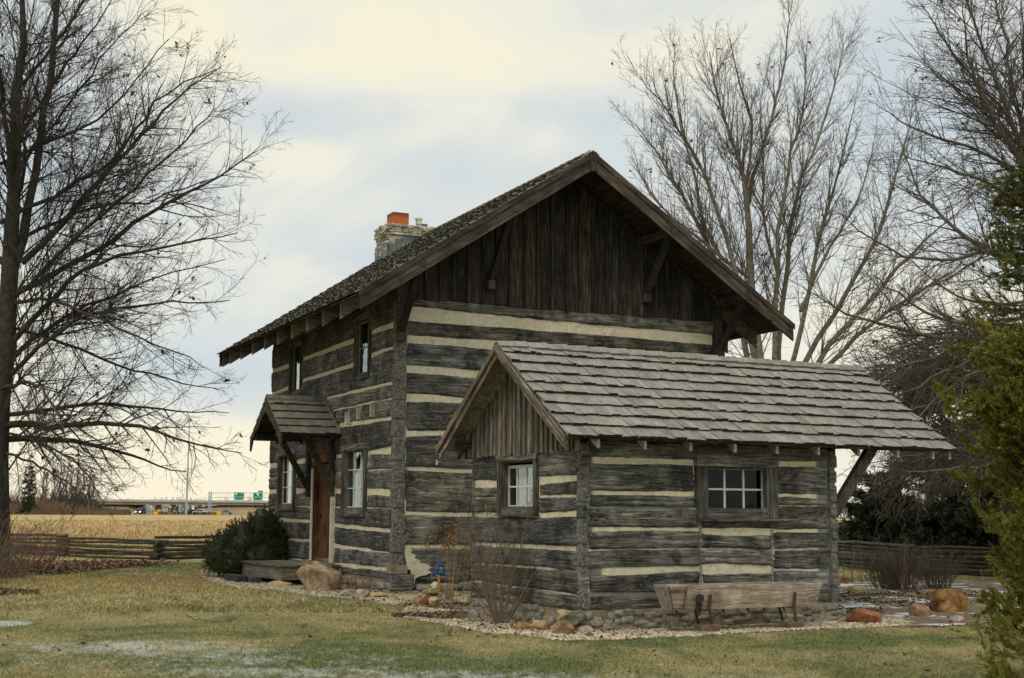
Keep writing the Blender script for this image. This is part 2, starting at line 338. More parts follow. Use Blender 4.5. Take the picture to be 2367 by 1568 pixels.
class MB:
    def __init__(s): s.v = []; s.f = []; s.r = []
    def add(s, vs, fs, rnd=None):
        n = len(s.v); r = random.random() if rnd is None else rnd
        s.v += [tuple(p) for p in vs]; s.f += [tuple(i + n for i in f) for f in fs]; s.r += [r] * len(vs)
    def box(s, x0, x1, y0, y1, z0, z1, rnd=None, j=0.):
        q = lambda: random.uniform(-j, j)
        v = [(x + q(), y + q(), z + q()) for z in (z0, z1) for y in (y0, y1) for x in (x0, x1)]
        s.add(v, [(0, 2, 3, 1), (4, 5, 7, 6), (0, 1, 5, 4), (2, 6, 7, 3), (0, 4, 6, 2), (1, 3, 7, 5)], rnd)
    def beam(s, p, q, w, h, up=(0, 0, 1), rnd=None, seg=1, j=0.):
        p, q = Vector(p), Vector(q); d = (q - p).normalized(); sd = d.cross(Vector(up)).normalized(); u = sd.cross(d)
        vs = []; fs = []
        for i in range(seg + 1):
            c = p.lerp(q, i / seg) + Vector([random.uniform(-j, j) for _ in range(3)])
            k1 = 1 + random.uniform(-j, j) * 4; 
            vs += [c + sd * w / 2 * k1 * a + u * h / 2 * k1 * b for a, b in ((-1, -1), (1, -1), (1, 1), (-1, 1))]
        for i in range(seg):
            for e in range(4): fs.append((4 * i + e, 4 * i + (e + 1) % 4, 4 * i + 4 + (e + 1) % 4, 4 * i + 4 + e))
        fs += [(3, 2, 1, 0), tuple(4 * seg + e for e in range(4))]
        s.add(vs, fs, rnd)
    def prism(s, poly, d, rnd=None):
        n = len(poly); v = [Vector(p) for p in poly]; d = Vector(d)
        s.add(v + [p + d for p in v], [tuple(range(n))[::-1], tuple(range(n, 2 * n))] + [(i, (i + 1) % n, n + (i + 1) % n, n + i) for i in range(n)], rnd)
    def cyl(s, p, q, r0, r1=None, n=12, rnd=None):
        r1 = r0 if r1 is None else r1; p, q = Vector(p), Vector(q); d = (q - p).normalized()
        a = d.cross(Vector((0, 0, 1)) if abs(d.z) < .9 else Vector((1, 0, 0))).normalized(); b = d.cross(a)
        vs = [c + (a * math.cos(t) + b * math.sin(t)) * r for c, r in ((p, r0), (q, r1)) for t in [2 * PI * i / n for i in range(n)]]
        s.add(vs, [(i, (i + 1) % n, n + (i + 1) % n, n + i) for i in range(n)] + [tuple(range(n))[::-1], tuple(range(n, 2 * n))], rnd)
    def build(s, name, mat, parent=None, smooth=False, bevel=0):
        me = bpy.data.meshes.new(name); me.from_pydata(s.v, [], s.f); me.update()
        a = me.attributes.new('rnd', 'FLOAT', 'POINT'); a.data.foreach_set('value', s.r)
        bm = bmesh.new(); bm.from_mesh(me); bmesh.ops.recalc_face_normals(bm, faces=bm.faces); bm.to_mesh(me); bm.free()
        o = link(name, me, mat, parent, smooth)
        if bevel:
            b = o.modifiers.new('edge', 'BEVEL'); b.width = bevel; b.segments = 2; b.limit_method = 'ANGLE'
        return o

# ------------------------------------------------------------------ log walls
def nz(x, y=0., z=0.): return mn.noise(Vector((x, y, z)))
def log_wall(parent, chinks, u0, u1, z0, z1, mapf, openings=(), joints=(), seed=0, mat='logX', D=.04, grey=()):
    """chinks: list of (upper polyline, lower polyline) in wall (u,z), from any order; logs fill the rest."""
    ch = []
    for up, lo in chinks:
        up = sorted(up); lo = sorted(lo)
        ch.append((np.mean([p[1] for p in up]), up, lo))
    ch.sort(key=lambda t: t[0])
    ip = lambda pl: (lambda u: float(np.interp(u, [p[0] for p in pl], [p[1] for p in pl])))
    bounds = [lambda u: z0]; tops = []
    for _, up, lo in ch: tops.append(ip(lo)); bounds.append(ip(up))
    tops.append(lambda u: z1)
    V = []; F = []; R = []
    vs = [0, .02, .05, .1, .18, .3, .42, .5, .58, .7, .82, .9, .95, .98, 1]
    for i, (fb, ft) in enumerate(zip(bounds, tops)):
        sd = seed * 31 + i * 7.3; um = (u0 + u1) / 2; zm = (fb(um) + ft(um)) / 2
        segs = [(u0, u1)]; part = []
        for (a, b, c, d) in openings:
            if c - .02 < fb((a + b) / 2) + .04 and d > ft((a + b) / 2) - .04:
                ns = []
                for (p, q) in segs:
                    if b <= p or a >= q: ns.append((p, q)); continue
                    if a > p: ns.append((p, a))
                    if b < q: ns.append((b, q))
                segs = ns
            elif d > fb((a + b) / 2) and c < ft((a + b) / 2): part.append((a, b, c, d))
        for (ju, jz0, jz1) in joints:
            if jz0 <= (fb(ju) + ft(ju)) / 2 <= jz1:
                ns = []
                for (p, q) in segs:
                    ns += [(p, ju - .008), (ju + .008, q)] if p < ju < q else [(p, q)]
                segs = ns
        for si, (p, q) in enumerate(segs):
            if q - p < .05: continue
            nu = max(3, int((q - p) / .06)); base = len(V); rr = random.random()
            dd = D + random.uniform(-.012, .012)
            for iu in range(nu + 1):
                u = p + (q - p) * iu / nu
                lo = fb(u) + (nz(u * 1.1, sd, 1) * .018 + nz(u * 7, sd, 2) * .009 + nz(u * 22, sd, 5) * .005 if i else 0)
                hi = ft(u) + (nz(u * 1.1, sd, 3) * .018 + nz(u * 7, sd, 4) * .009 + nz(u * 22, sd, 6) * .005)
                hh = max(hi - lo, .03)
                ee = min(u - p, q - u)
                for v in vs:
                    z = lo + hh * v; e = min(v, 1 - v) * hh
                    dep = dd * (1 - math.exp(-e / .014)) * (1 - .9 * math.exp(-ee / .012)) + nz(u * 1.6, z * 3.5, sd) * .028 + nz(u * 6, z * 22, sd) * .012 - .006
                    # long checks that run with the grain
                    cz = nz(u * .35, sd, 9) * .3 + .5
                    dep -= .016 * math.exp(-((v - cz) * hh / .012) ** 2) + .012 * math.exp(-((v - .5 - nz(u * .5, sd, 19) * .5) * hh / .009) ** 2)
                    if e > .012 and ee > .012: dep = max(dep, .014)
                    V.append(mapf(u, dep, z)); R.append(rr)
            nv = len(vs)
            for iu in range(nu):
                uc = p + (q - p) * (iu + .5) / nu
                for iv in range(nv - 1):
                    zc = fb(uc) + (ft(uc) - fb(uc)) * (vs[iv] + vs[iv + 1]) / 2
                    if any(a < uc < b and c < zc < d for a, b, c, d in part): continue
                    a0 = base + iu * nv + iv; F.append((a0, a0 + nv, a0 + nv + 1, a0 + 1))
    o = mesh_np('log_wall', V, F, mat, parent, R, smooth=True)
    V = []; F = []; R = []; nu = int((u1 - u0) / .05); nzz = int((z1 - z0) / .05)
    for iu in range(nu + 1):
        for iz in range(nzz + 1):
            u = u0 + (u1 - u0) * iu / nu; z = z0 + (z1 - z0) * iz / nzz
            V.append(mapf(u, nz(u * 3, z * 3, 50 + seed) * .006, z))
            g = 0.
            for (ju, jz0, jz1) in joints:
                if jz0 < z < jz1 and abs(u - ju) < .035: g = 1.
            for (a, b, c, d) in grey:
                if a < u < b and c < z < d: g = 1.
            R.append(g)
    for iu in range(nu):
        for iz in range(nzz):
            u = u0 + (u1 - u0) * (iu + .5) / nu; z = z0 + (z1 - z0) * (iz + .5) / nzz
            if any(a < u < b and c < z < d for a, b, c, d in openings): continue
            a0 = iu * (nzz + 1) + iz; F.append((a0, a0 + nzz + 1, a0 + nzz + 2, a0 + 1))
    mesh_np('chinking', V, F, 'chink', o, R, smooth=True)
    return o
def px_chinks(fr, axis, rows, off=0.):
    out = []
    for up, lo in rows:
        out.append(([fr.on(x, y, axis, off) for x, y in up], [fr.on(x, y, axis, off) for x, y in lo]))
    return out
def auto_chinks(u0, u1, zs, th=.05):
    return [([(u0, z + th / 2 + random.uniform(0, .03)), (u1, z + th / 2)], [(u0, z - th / 2), (u1, z - th / 2 - random.uniform(0, .02))]) for z in zs]

def window(parent, mapf, outer, glass, nx, ny, casing=.12, proud=.06, rec=.1, sash='sash', wood_='winwood', curtain=False, cas_rnd=None, bar=.025, gmat='glass'):
    """mapf(u, outward depth, z)"""
    u0, u1, z0, z1 = outer; g0, g1, h0, h1 = glass
    mb = MB()
    def bx(m, a, b, d0, d1, c, d, **k):
        vs = [mapf(u, dd, z) for z in (c, d) for dd in (d0, d1) for u in (a, b)]
        m.add(vs, [(0, 2, 3, 1), (4, 5, 7, 6), (0, 1, 5, 4), (2, 6, 7, 3), (0, 4, 6, 2), (1, 3, 7, 5)], k.get('rnd'))
    c = casing; hm = MB(); sm_ = MB(); hmat = 'winwoodX' if abs(mapf(1, 0, 0)[0] - mapf(0, 0, 0)[0]) > .5 else 'winwoodY'
    bx(mb, u0, u0 + c, -.02, proud, z0 + .004, z1 - c - .002, rnd=cas_rnd); bx(mb, u1 - c, u1, -.02, proud, z0 + .004, z1 - c - .002, rnd=cas_rnd)
    bx(hm, u0 - .02, u1 + .02, -.02, proud + .012, z1 - c, z1, rnd=.9)
    bx(sm_, u0 - .02, u1 + .02, -.02, proud + .03, z0 - c * .3, z0, rnd=.3)
    bx(sm_, u0 + c + .001, u1 - c - .001, -.02, proud - .02, z0 + .003, z0 + c * .9)
    # reveal boards
    t = .03
    for a, b, cc, d in ((u0 + c - .004, u0 + c + t, z0, z1 - c), (u1 - c - t, u1 - c + .004, z0, z1 - c)): bx(mb, a, b, -rec - .05, proud - .015, cc + .005, d)
    bx(mb, u0 + c + t + .002, u1 - c - t - .002, -rec - .05, proud - .016, z1 - c - t, z1 - c - .005)
    bx(mb, u0 + c + t + .002, u1 - c - t - .002, -rec - .05, proud - .022, z0 + c * .9, h0 - .02)
    w = mb.build('window', wood_, parent)
    hm.build('head', hmat, w); sm_.build('sill', hmat, w)
    sb = MB(); f = .045
    bx(sb, g0 - f, g1 + f, -rec - .02, -rec + .02, h0 - f, h0); bx(sb, g0 - f, g1 + f, -rec - .02, -rec + .02, h1, h1 + f)
    bx(sb, g0 - f, g0, -rec - .02, -rec + .02, h0, h1); bx(sb, g1, g1 + f, -rec - .02, -rec + .02, h0, h1)
    for i in range(1, nx):
        u = g0 + (g1 - g0) * i / nx; bx(sb, u - bar / 2, u + bar / 2, -rec - .012, -rec + .016, h0, h1)
    for i in range(1, ny):
        z = h0 + (h1 - h0) * i / ny; bx(sb, g0, g1, -rec - .014, -rec + .014, z - bar / 2, z + bar / 2)
    sb.build('sash', sash, w)
    gb = MB(); gb.add([mapf(u, -rec, z) for u, z in ((g0, h0), (g1, h0), (g1, h1), (g0, h1))], [(0, 1, 2, 3)]); gb.build('pane', gmat, w)
    # room box behind, dark
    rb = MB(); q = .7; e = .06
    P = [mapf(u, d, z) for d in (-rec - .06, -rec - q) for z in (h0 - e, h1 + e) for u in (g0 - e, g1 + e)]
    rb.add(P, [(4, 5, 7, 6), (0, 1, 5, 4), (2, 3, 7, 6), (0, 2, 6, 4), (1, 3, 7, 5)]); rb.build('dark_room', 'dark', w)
    if curtain:
        cb = MB()
        for (a, b) in curtain:
            n = 14
            vs = []; fs = []
            for i in range(n + 1):
                u = g0 + (g1 - g0) * (a + (b - a) * i / n); d = -rec - .1 + .018 * math.sin(i * 2.1)
                vs += [mapf(u, d, h0), mapf(u, d + .005, h1)]
            for i in range(n): fs.append((2 * i, 2 * i + 2, 2 * i + 3, 2 * i + 1))
            cb.add(vs, fs)
        cb.build('curtain', 'curtain', w)
    return w

def shakes(mapf, Ls, Lt, expo, thick=(.014, .03), width=(.09, .22), jit=.014, mb=None, seed=1, t0=0.):
    R_ = random.Random(seed); mb = mb or MB(); n = int(round((Lt - t0) / expo)); expo = (Lt - t0) / n
    for i in range(n):
        tb = t0 + (i + 1) * expo; s = R_.uniform(-.06, 0)
        while s < Ls:
            w = R_.uniform(*width); a = max(s, 0); b = min(s + w - .004, Ls); s += w
            if b - a < .03: continue
            th = R_.uniform(*thick); j = R_.uniform(-jit, jit); j2 = j + R_.uniform(-.006, .006); hd = max(t0 - .0, tb - 1.25 * expo); li = R_.uniform(0, .008)
            lift0, lift1 = .006, .022 + li
            vs = [mapf(a, hd, lift0), mapf(b, hd, lift0), mapf(b, tb + j2, lift1), mapf(a, tb + j, lift1),
                  mapf(a, hd, lift0 + .008), mapf(b, hd, lift0 + .008), mapf(b, tb + j2, lift1 + th), mapf(a, tb + j, lift1 + th)]
            mb.add(vs, [(0, 1, 2, 3), (7, 6, 5, 4), (0, 4, 5, 1), (1, 5, 6, 2), (3, 7, 4, 0)], R_.random())
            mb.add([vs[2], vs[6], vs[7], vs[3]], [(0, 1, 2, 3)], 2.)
    return mb
def board_field(u0, u1, zbot, topf, mapf, width, batten, seed, mat, parent, name='gable_boards', proud=.03, bat_t=.022, peak=-99):
    R_ = random.Random(seed); mb = MB(); u = u0
    def bd(a, b, d0, d1, zb):
        za, zc = topf(a), topf(b)
        if max(za, zc) < zb + .03: return
        za = max(za, zb + .01); zc = max(zc, zb + .01)
        poly = [(a, zb), (b, zb), (b, zc)] + ([(peak, topf(peak))] if a + .01 < peak < b - .01 else []) + [(a, za)]
        n = len(poly); vs = [mapf(x, d0, z) for x, z in poly] + [mapf(x, d1, z) for x, z in poly]
        mb.add(vs, [tuple(range(n)), tuple(range(n, 2 * n))[::-1]] + [(i, (i + 1) % n, n + (i + 1) % n, n + i) for i in range(n)], R_.random())
    edges = []
    while u < u1:
        w = R_.uniform(*width); b = min(u + w, u1); k_ = R_.uniform(-.004, .006)
        bd(u + .007, b - .007, 0, proud + k_, zbot + R_.uniform(-.02, .015)); edges.append(b); u = b
    if batten:
        for e in edges[:-1]: bd(e - batten / 2 + R_.uniform(-.01, .01), e + batten / 2 + R_.uniform(-.01, .01), proud + .008, proud + .008 + bat_t, zbot + R_.uniform(-.02, .015))
    return mb.build(name, mat, parent)

# ================================================================== THE LOG HOUSE
W, L = 7.2053, 8.80
OV, EV, BO = 1.177, 1.177, .75
ZR, ZE = 8.744, 5.595
SL = (ZR - ZE) / (W / 2 + EV)
roofz = lambda a: ZR - SL * abs(a - W / 2)
house = empty('log_house', (HM.o[0], HM.o[1], 0), HM.th, label='large two storey hewn log house with cream chinking and dark gable', cat='house')
mg = lambda u, d, z: (u, -d, z)          # front gable wall
ml = lambda u, d, z: (-d, u, z)          # long entrance wall
mrt = lambda u, d, z: (W + d, u, z); mbk = lambda u, d, z: (u, L + d, z)
rowsG = [([(955, 710), (1373, 751), (1648, 775)], [(955, 742), (1420, 777), (1648, 798)]),
         ([(947, 776.5), (1134, 787)], [(947, 793), (1134, 808)]),
         ([(947, 844), (1099, 856)], [(947, 861), (1099, 873)]),
         ([(947, 910), (1064, 918)], [(947, 930), (1064, 931)]),
         ([(947, 997), (1018, 995)], [(947, 1009), (1018, 1007)]),
         ([(947, 1079), (1083, 1083.5)], [(947, 1087), (1083, 1092)]),
         ([(931, 1183), (1088, 1185)], [(931, 1190.5), (1088, 1193)]),
         ([(931, 1258.6), (1088, 1260.5)], [(931, 1266.6), (1088, 1268.5)])]
cG = px_chinks(HM, 'a', rowsG)
log_wall(house, cG, .20, W, .36, 5.74, mg, seed=1, mat='logX', D=.045, grey=[(0, .26, 1.9, 2.5), (.1, .3, .3, 1.2)])
rowsL = [([(636, 852), (666, 843), (706, 825), (813, 784), (867, 761), (909, 746)], [(636, 861), (666, 852), (706, 834), (813, 795), (867, 771), (909, 759)]),
         ([(635, 905.5), (664, 895), (703.5, 876.6), (812, 841), (862, 817), (906, 802.5)], [(635, 912.7), (664, 903), (703.5, 883.5), (812, 850), (862, 825), (906, 808.6)]),
         ([(784, 912), (905, 882.6)], [(761, 922), (905, 889.5)]),
         ([(775, 946.8), (905, 919.8)], [(775, 949.5), (905, 922)]),
         ([(793, 977), (901, 963.5)], [(795, 988), (903, 970)]),
         ([(626, 1073), (697, 1060.7), (712, 1058), (856, 1043), (903, 1030)], [(626, 1083), (712, 1069), (856, 1050), (903, 1050)]),
         ([(626, 1104), (903, 1083)], [(626, 1106), (903, 1086)]),
         ([(624, 1133), (690, 1128.6), (706, 1131), (856, 1131.4), (903.5, 1132)], [(624, 1141), (690, 1142), (706, 1136), (856, 1144), (903, 1146)]),
         ([(640, 1170), (903, 1174)], [(640, 1171.5), (903, 1176)]),
         ([(657, 1198), (722, 1202.8), (774, 1210), (901, 1223.7)], [(657, 1207), (722, 1208), (774, 1218.6), (901, 1230.6)]),
         ([(666, 1243), (722, 1245.5), (774, 1256), (904, 1278)], [(666, 1249.6), (722, 1251.7), (774, 1266), (904, 1281)]),
         ([(690, 1292), (722, 1294), (782, 1301), (897, 1312.6)], [(690, 1295), (722, 1296), (782, 1309), (897, 1320)])]
cL = px_chinks(HM, 'b', rowsL)
wl = lambda x, y, off=0.: HM.on(x, y, 'b', off)
W1 = (6.50, 7.95, 1.72, 3.10); W2 = (1.52, 3.02, 1.60, 3.02)
U1 = (6.20, 7.2, 4.38, 5.62); U2 = (1.44, 2.40, 4.33, 5.62)
DR = (3.55, 5.05, .55, 3.05)
log_wall(house, cL, .02, L, .42, 6.2, ml, openings=[W1, W2, U1, U2, DR], seed=5, mat='logY', D=.04)
log_wall(house, auto_chinks(0, L, [.8, 1.25, 1.7, 2.2, 2.65, 3.1, 3.6, 4.1, 4.6, 5.1, 5.6]), 0, L, .36, 6.2, mrt, seed=9, mat='logY')
log_wall(house, auto_chinks(0, W, [.8, 1.25, 1.7, 2.2, 2.65, 3.1, 3.6, 4.1, 4.6, 5.1]), 0, W, .36, 5.74, mbk, seed=12, mat='logX')
# corner end grain, alternately stepped
mb = MB(); z = .42; i = 0
while z < 5.66:
    h = random.uniform(.30, .48); zt = min(z + h, 5.7); e = random.uniform(-.035, .035); g_ = random.uniform(.012, .035)
    mb.box(-.035 + e * .3, .185 + e, -.05 + random.uniform(-.018, .012), .12, z + g_, zt - .01, j=.012); z = zt; i += 1; mb.build('log_end', 'endgrain', house, bevel=.012); mb = MB()
mb = MB(); mb.box(-.02, .2, -.03, .14, .42, 5.68, 1.); mb.build('corner_mortar', 'chink', house)
mb = MB(); mb.box(-.045, .40, -.075, .3, .27, .50, .6); mb.build('sill_log_end', 'logX', house, bevel=.012)
mb = MB(); mb.box(-.06, .26, -.085, .2, .505, .66, .6); mb.build('corner_patch', 'mortar', house, bevel=.01)
pl = [HM.on(x, y, 'a', -.06) for x, y in ((938, 1262), (946, 1264), (953, 1272), (950, 1278), (962, 1284), (958, 1290), (972, 1296), (970, 1302), (986, 1304), (998, 1312), (990, 1318), (998, 1324), (984, 1330), (968, 1333), (960, 1338), (958, 1350), (952, 1351), (951, 1330), (950, 1318), (941, 1316), (940, 1300), (936, 1284))]
mb = MB(); mb.prism([(a_, -.058, z_) for a_, z_ in pl], (0, .03, 0), .12); mb.build('ragged_mortar', 'chink', house)
mb = MB(); mb.box(W - .005, W + .16, -.06, .22, 3.2, 5.95, .5); mb.box(W - .05, W + .02, -.052, .2, .4, 5.7, .3); mb.build('corner_post', 'beamZ', house, bevel=.01)
# foundation
mb = MB(); mb.box(.02, W - .02, .05, L - .05, -.1, .4); mb.build('foundation', 'mortar', house)
def stone_blob(mb, c, sx, sy, sz, seed, sub=2, rnd=None, pw=.45):
    bm = bmesh.new(); bmesh.ops.create_icosphere(bm, subdivisions=sub, radius=1)
    vs = []
    for v in bm.verts:
        n = v.co.copy(); f = 1 + .45 * nz(n.x * 1.3 + seed, n.y * 1.3, n.z * 1.3) + .08 * nz(n.x * 4 + seed, n.y * 4, n.z * 4)
        q = Vector([math.copysign(abs(t) ** pw, t) for t in n]) * f
        vs.append((c[0] + q.x * sx, c[1] + q.y * sy, c[2] + q.z * sz))
    mb.add(vs, [tuple(v.index for v in f.verts) for f in bm.faces], rnd); bm.free()
mb = MB(); u = -.05
for row in (.12, .27):
    u = -.05
    while u < 7.2:
        w = random.uniform(.12, .3); stone_blob(mb, (u + w, .0, row + random.uniform(-.02, .02)), w, .07, random.uniform(.06, .09), random.random() * 50, 2); u += 2 * w
    u = 0.
    while u < 8.6:
        w = random.uniform(.12, .3); stone_blob(mb, (.02, u + w, row + random.uniform(-.02, .02)), .07, w, random.uniform(.06, .09), random.random() * 50, 2); u += 2 * w
mb.build('foundation_stones', 'stone_grey', house, smooth=True)
# gable boards
sh = .22
board_field(.28, W + .02, 5.71, lambda a: roofz(a) - sh, lambda u, d, z: (u, -.03 - d, z), (.25, .34), .06, 3, 'boardZ', house, peak=W / 2, proud=.03, bat_t=.028)
mb = MB(); mb.add([(0, .0, 5.6), (W, .0, 5.6), (W, .0, roofz(W) - .1), (W / 2, 0, ZR - .1), (0, 0, roofz(0) - .1)], [(0, 1, 2, 3, 4)]); mb.build('gable_backing', 'beamZ', house)
mb = MB(); mb.add([(0, L, 5.6), (W, L, 5.6), (W, L, roofz(W) - .1), (W / 2, L, ZR - .1), (0, L, roofz(0) - .1)], [(0, 1, 2, 3, 4)]); mb.build('gable_backing', 'beamZ', house)
# roof
roof = MB()
Y0, Y1 = -OV + .01, L + BO - .01
for s in (-1, 1):
    ae = W / 2 + s * (W / 2 + EV); x = [W / 2, ae]; zz = [ZR, ZE]
    poly = [(x[0], Y0, zz[0] - .07), (x[1], Y0, zz[1] - .07), (x[1], Y0, zz[1] - .035), (x[0], Y0, zz[0] - .035)]
    roof.prism(poly, (0, Y1 - Y0, 0), .4)
roof_o = roof.build('roof', 'beamY', house)
nl = math.hypot(W / 2 + EV, ZR - ZE)
def slope_map(s):
    dx, dz = s * (W / 2 + EV) / nl, -(ZR - ZE) / nl; nx_, nz_ = -dz * s, abs(dx)
    return lambda ss, t, h: (W / 2 + dx * t + (nx_ if s > 0 else -abs(nx_)) * h, -OV + ss, ZR - .035 + dz * t + nz_ * h)
for s in (-1, 1):
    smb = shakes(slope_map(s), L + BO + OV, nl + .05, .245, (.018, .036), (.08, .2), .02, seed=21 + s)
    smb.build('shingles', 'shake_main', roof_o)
mb = MB(); y = -OV
while y < L + BO:
    for s in (-1, 1):
        f = slope_map(s); mb.add([f(y + OV, -.01, .05), f(y + OV + .42, -.01, .035), f(y + OV + .42, .16, .035), f(y + OV, .16, .05), f(y + OV, -.01, .075), f(y + OV + .42, -.01, .055), f(y + OV + .42, .16, .055), f(y + OV, .16, .075)],
               [(0, 1, 2, 3), (7, 6, 5, 4), (0, 4, 5, 1), (1, 5, 6, 2), (2, 6, 7, 3), (3, 7, 4, 0)])
    y += .3
mb.build('ridge_cap', 'shake_main', roof_o)
def regrain(o, R3):
    o.data.transform(R3.inverted().to_4x4()); o.matrix_basis = R3.to_4x4(); return o
PHM = math.atan2(ZR - ZE, W / 2 + EV)
# barge boards (front and back)
for s in (-1, 1):
    for (yy, nm) in ((-OV - .05, 'f'), (L + BO, 'b')):
        mb = MB(); xe = W / 2 + s * (W / 2 + EV - .02)
        q = [(W / 2 + s * .06, yy, ZR - .05 - .04), (xe, yy, ZE - .03), (xe - s * .0, yy, ZE - .03 - .32), (W / 2 + s * .06, yy, ZR - .05 - .37)]
        mb.prism(q, (0, .05, 0), .5 if s < 0 else .95)
        q = [(W / 2, yy - .022, ZR - .02), (xe + s * .03, yy - .022, ZE + .0), (xe + s * .03, yy - .022, ZE - .11), (W / 2, yy - .022, ZR - .14)]
        mb.prism(q, (0, .02, 0), .35 if s < 0 else .8)
        regrain(mb.build('barge_board', 'beamX', house), Matrix.Rotation(s * PHM, 3, 'Y'))
mb = MB(); mb.box(W / 2 - .065, W / 2 + .065, -OV - .085, -OV + .05, ZR - .42, ZR - .03, .3); mb.build('ridge_block', 'beamZ', house)
# rafters on both eaves
for s in (-1, 1):
    for b in (.04, 1.14, 2.22, 3.3, 4.38, 5.45, 6.53, 7.6, 8.68, 9.45):
        mb = MB(); xe = W / 2 + s * (W / 2 + EV - .06); xi = W / 2 + s * (W / 2 - .25)
        ze = ZE + SL * .06 - .072; zi = roofz(xi) - .072
        mb.prism([(xe, b - .03, ze), (xe, b - .03, ze - .33), (xi, b - .03, zi - .3), (xi, b - .03, zi)], (0, .06, 0), random.uniform(.4, 1.))
        mb.build('rafter', 'rafter_main', house)
mb = MB()
for s in (-1, 1):
    a0 = -.06 if s < 0 else W - .12
    mb.box(a0, a0 + .18, .0, L, 5.92, 6.08, .4)
mb.build('wall_plate', 'beamY', house)
# knee brackets under the gable overhang
for a, zl, zt in ((.04, 5.02, 6.04), (1.9, 6.16, 7.28), (5.46, 6.16, 7.28), (7.27, 5.08, 6.05)):
    rz_ = roofz(a) - .10
    mb = MB(); mb.beam((a, .1, rz_ - .11), (a, -OV - .06, rz_ - .11), .15, .17, rnd=.6)
    if a in (.04, 7.27): mb.box(a - .08, a + .08, -.12, -.045, zl - .1, rz_ - .2, .5)
    br = mb.build('bracket', 'beamY', house, bevel=.008)
    mb = MB(); mb.beam((a, -.10, zl), (a, -OV + .13, rz_ - .17), .11, .13, up=(0, -1, 1), rnd=.15); mb.build('strut', 'beamZ', br, bevel=.006)
    mb = MB(); mb.box(a - .075, a + .075, -.2, -.05, zl - .16, zl + .02, .9); mb.build('foot_block', 'beamZ', br, bevel=.008)
# windows of the entrance wall
window(house, ml, W1, (6.66, 7.80, 1.86, 2.96), 3, 3, .12, .06, .06, bar=.018, cas_rnd=.2, curtain=[(0., .28), (.72, 1.)])
window(house, ml, W2, (1.68, 2.88, 1.76, 2.88), 3, 3, .12, .06, .06, bar=.018, cas_rnd=.25, curtain=[(0., .34), (.8, 1.)])
window(house, ml, U1, (6.34, 7.06, 4.50, 5.50), 1, 1, .09, .05, .04, cas_rnd=.1, sash='sash_old')
window(house, ml, U2, (1.57, 2.26, 4.46, 5.48), 1, 2, .09, .05, .04, cas_rnd=.1, sash='sash_old')
# door
for a_, b_, c_ in ((DR[0], DR[0] + .09, 2.2), (DR[1] - .09, DR[1], 2.6)): mb = MB(); mb.box(-.085, .06, a_, b_, .58, c_, 0.); mb.build('door_jamb', 'chink', house)
mb = MB(); mb.box(-.04, .2, DR[0] + .092, DR[0] + .15, .6, 2.95, .9); mb.box(-.06, .2, DR[1] - .15, DR[1] - .092, .6, 2.95, .2); mb.box(-.08, .2, DR[0] + .1, DR[1] - .1, 2.92, 3.04, .3)
mb.build('door_frame', 'door', house)
mb = MB(); 
for i in range(6):
    b0 = DR[0] + .15 + i * .2; mb.box(.06, .1, b0 + .003, b0 + .197, .66, 2.7, .2 + .8 * (i == 1))
dr = mb.build('door', 'door', house)
mb = MB(); mb.box(.0, .055, DR[0] + .2, DR[1] - .2, .56, .66, .5); mb.box(-.1, .0, DR[0] + .05, DR[1] - .05, .5, .6, .5); mb.build('sill', 'deck', house)
mb = MB(); mb.cyl((.03, 4.68, 1.55), (.06, 4.68, 1.55), .03); mb.cyl((-.01, 4.68, 1.55), (.035, 4.68, 1.55), .012); mb.build('handle', 'iron', dr)
mb = MB(); mb.box(-.06, .0, 3.98, 4.72, 2.72, 2.91, .9); mb.build('lintel_panel', 'door', house)
# pegs on the wall
for (x, y) in ((811, 968), (838, 956), (869, 950)):
    mb = MB(); b, z = wl(x, y); mb.box(-.12, -.03, b - .025, b + .025, z - .12, z + .13, 1., j=.008); mb.build('wall_peg', 'rafter', house)
# entrance hood
HZ, HE, HA, HB, HH = 4.09, 3.27, 1.32, 4.35, 1.22
hood = MB(); hs = (HZ - HE) / HH
for s in (-1, 1):
    hood.prism([(-HA, HB, HZ - .05), (-HA, HB + s * HH, HE - .05), (-HA, HB + s * HH, HE - .02), (-HA, HB, HZ - .02)], (HA - .045, 0, 0), .5)
hd = hood.build('entrance_hood', 'beamX', house)
hl = math.hypot(HH, HZ - HE)
for s in (-1, 1):
    f = lambda ss, t, h, s=s: (-HA - .02 + ss, HB + s * (HH * t / hl + (HZ - HE) / hl * h), HZ - .02 - (HZ - HE) * t / hl + HH / hl * h)
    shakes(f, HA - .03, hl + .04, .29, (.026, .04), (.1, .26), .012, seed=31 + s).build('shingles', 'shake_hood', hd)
mb = MB()
for i in range(5):
    x = -HA - .02 + i * .26
    for s in (-1, 1): mb.prism([(x, HB - s * .01, HZ + .035), (x, HB + s * .13, HZ - .06), (x, HB + s * .13, HZ - .035), (x, HB - s * .01, HZ + .06)], (.29, 0, 0), random.random())
mb.box(-.055, -.03, HB - HH, HB + HH, HE - .02, HE - .0)
for s in (-1, 1): mb.prism([(-.09, HB, HZ + .03), (-.09, HB + s * (HH + .03), HE + .01), (-.09, HB + s * (HH + .03), HE + .05), (-.09, HB, HZ + .07)], (.04, 0, 0), .6)
mb.build('ridge_cap', 'shake_hood', hd)
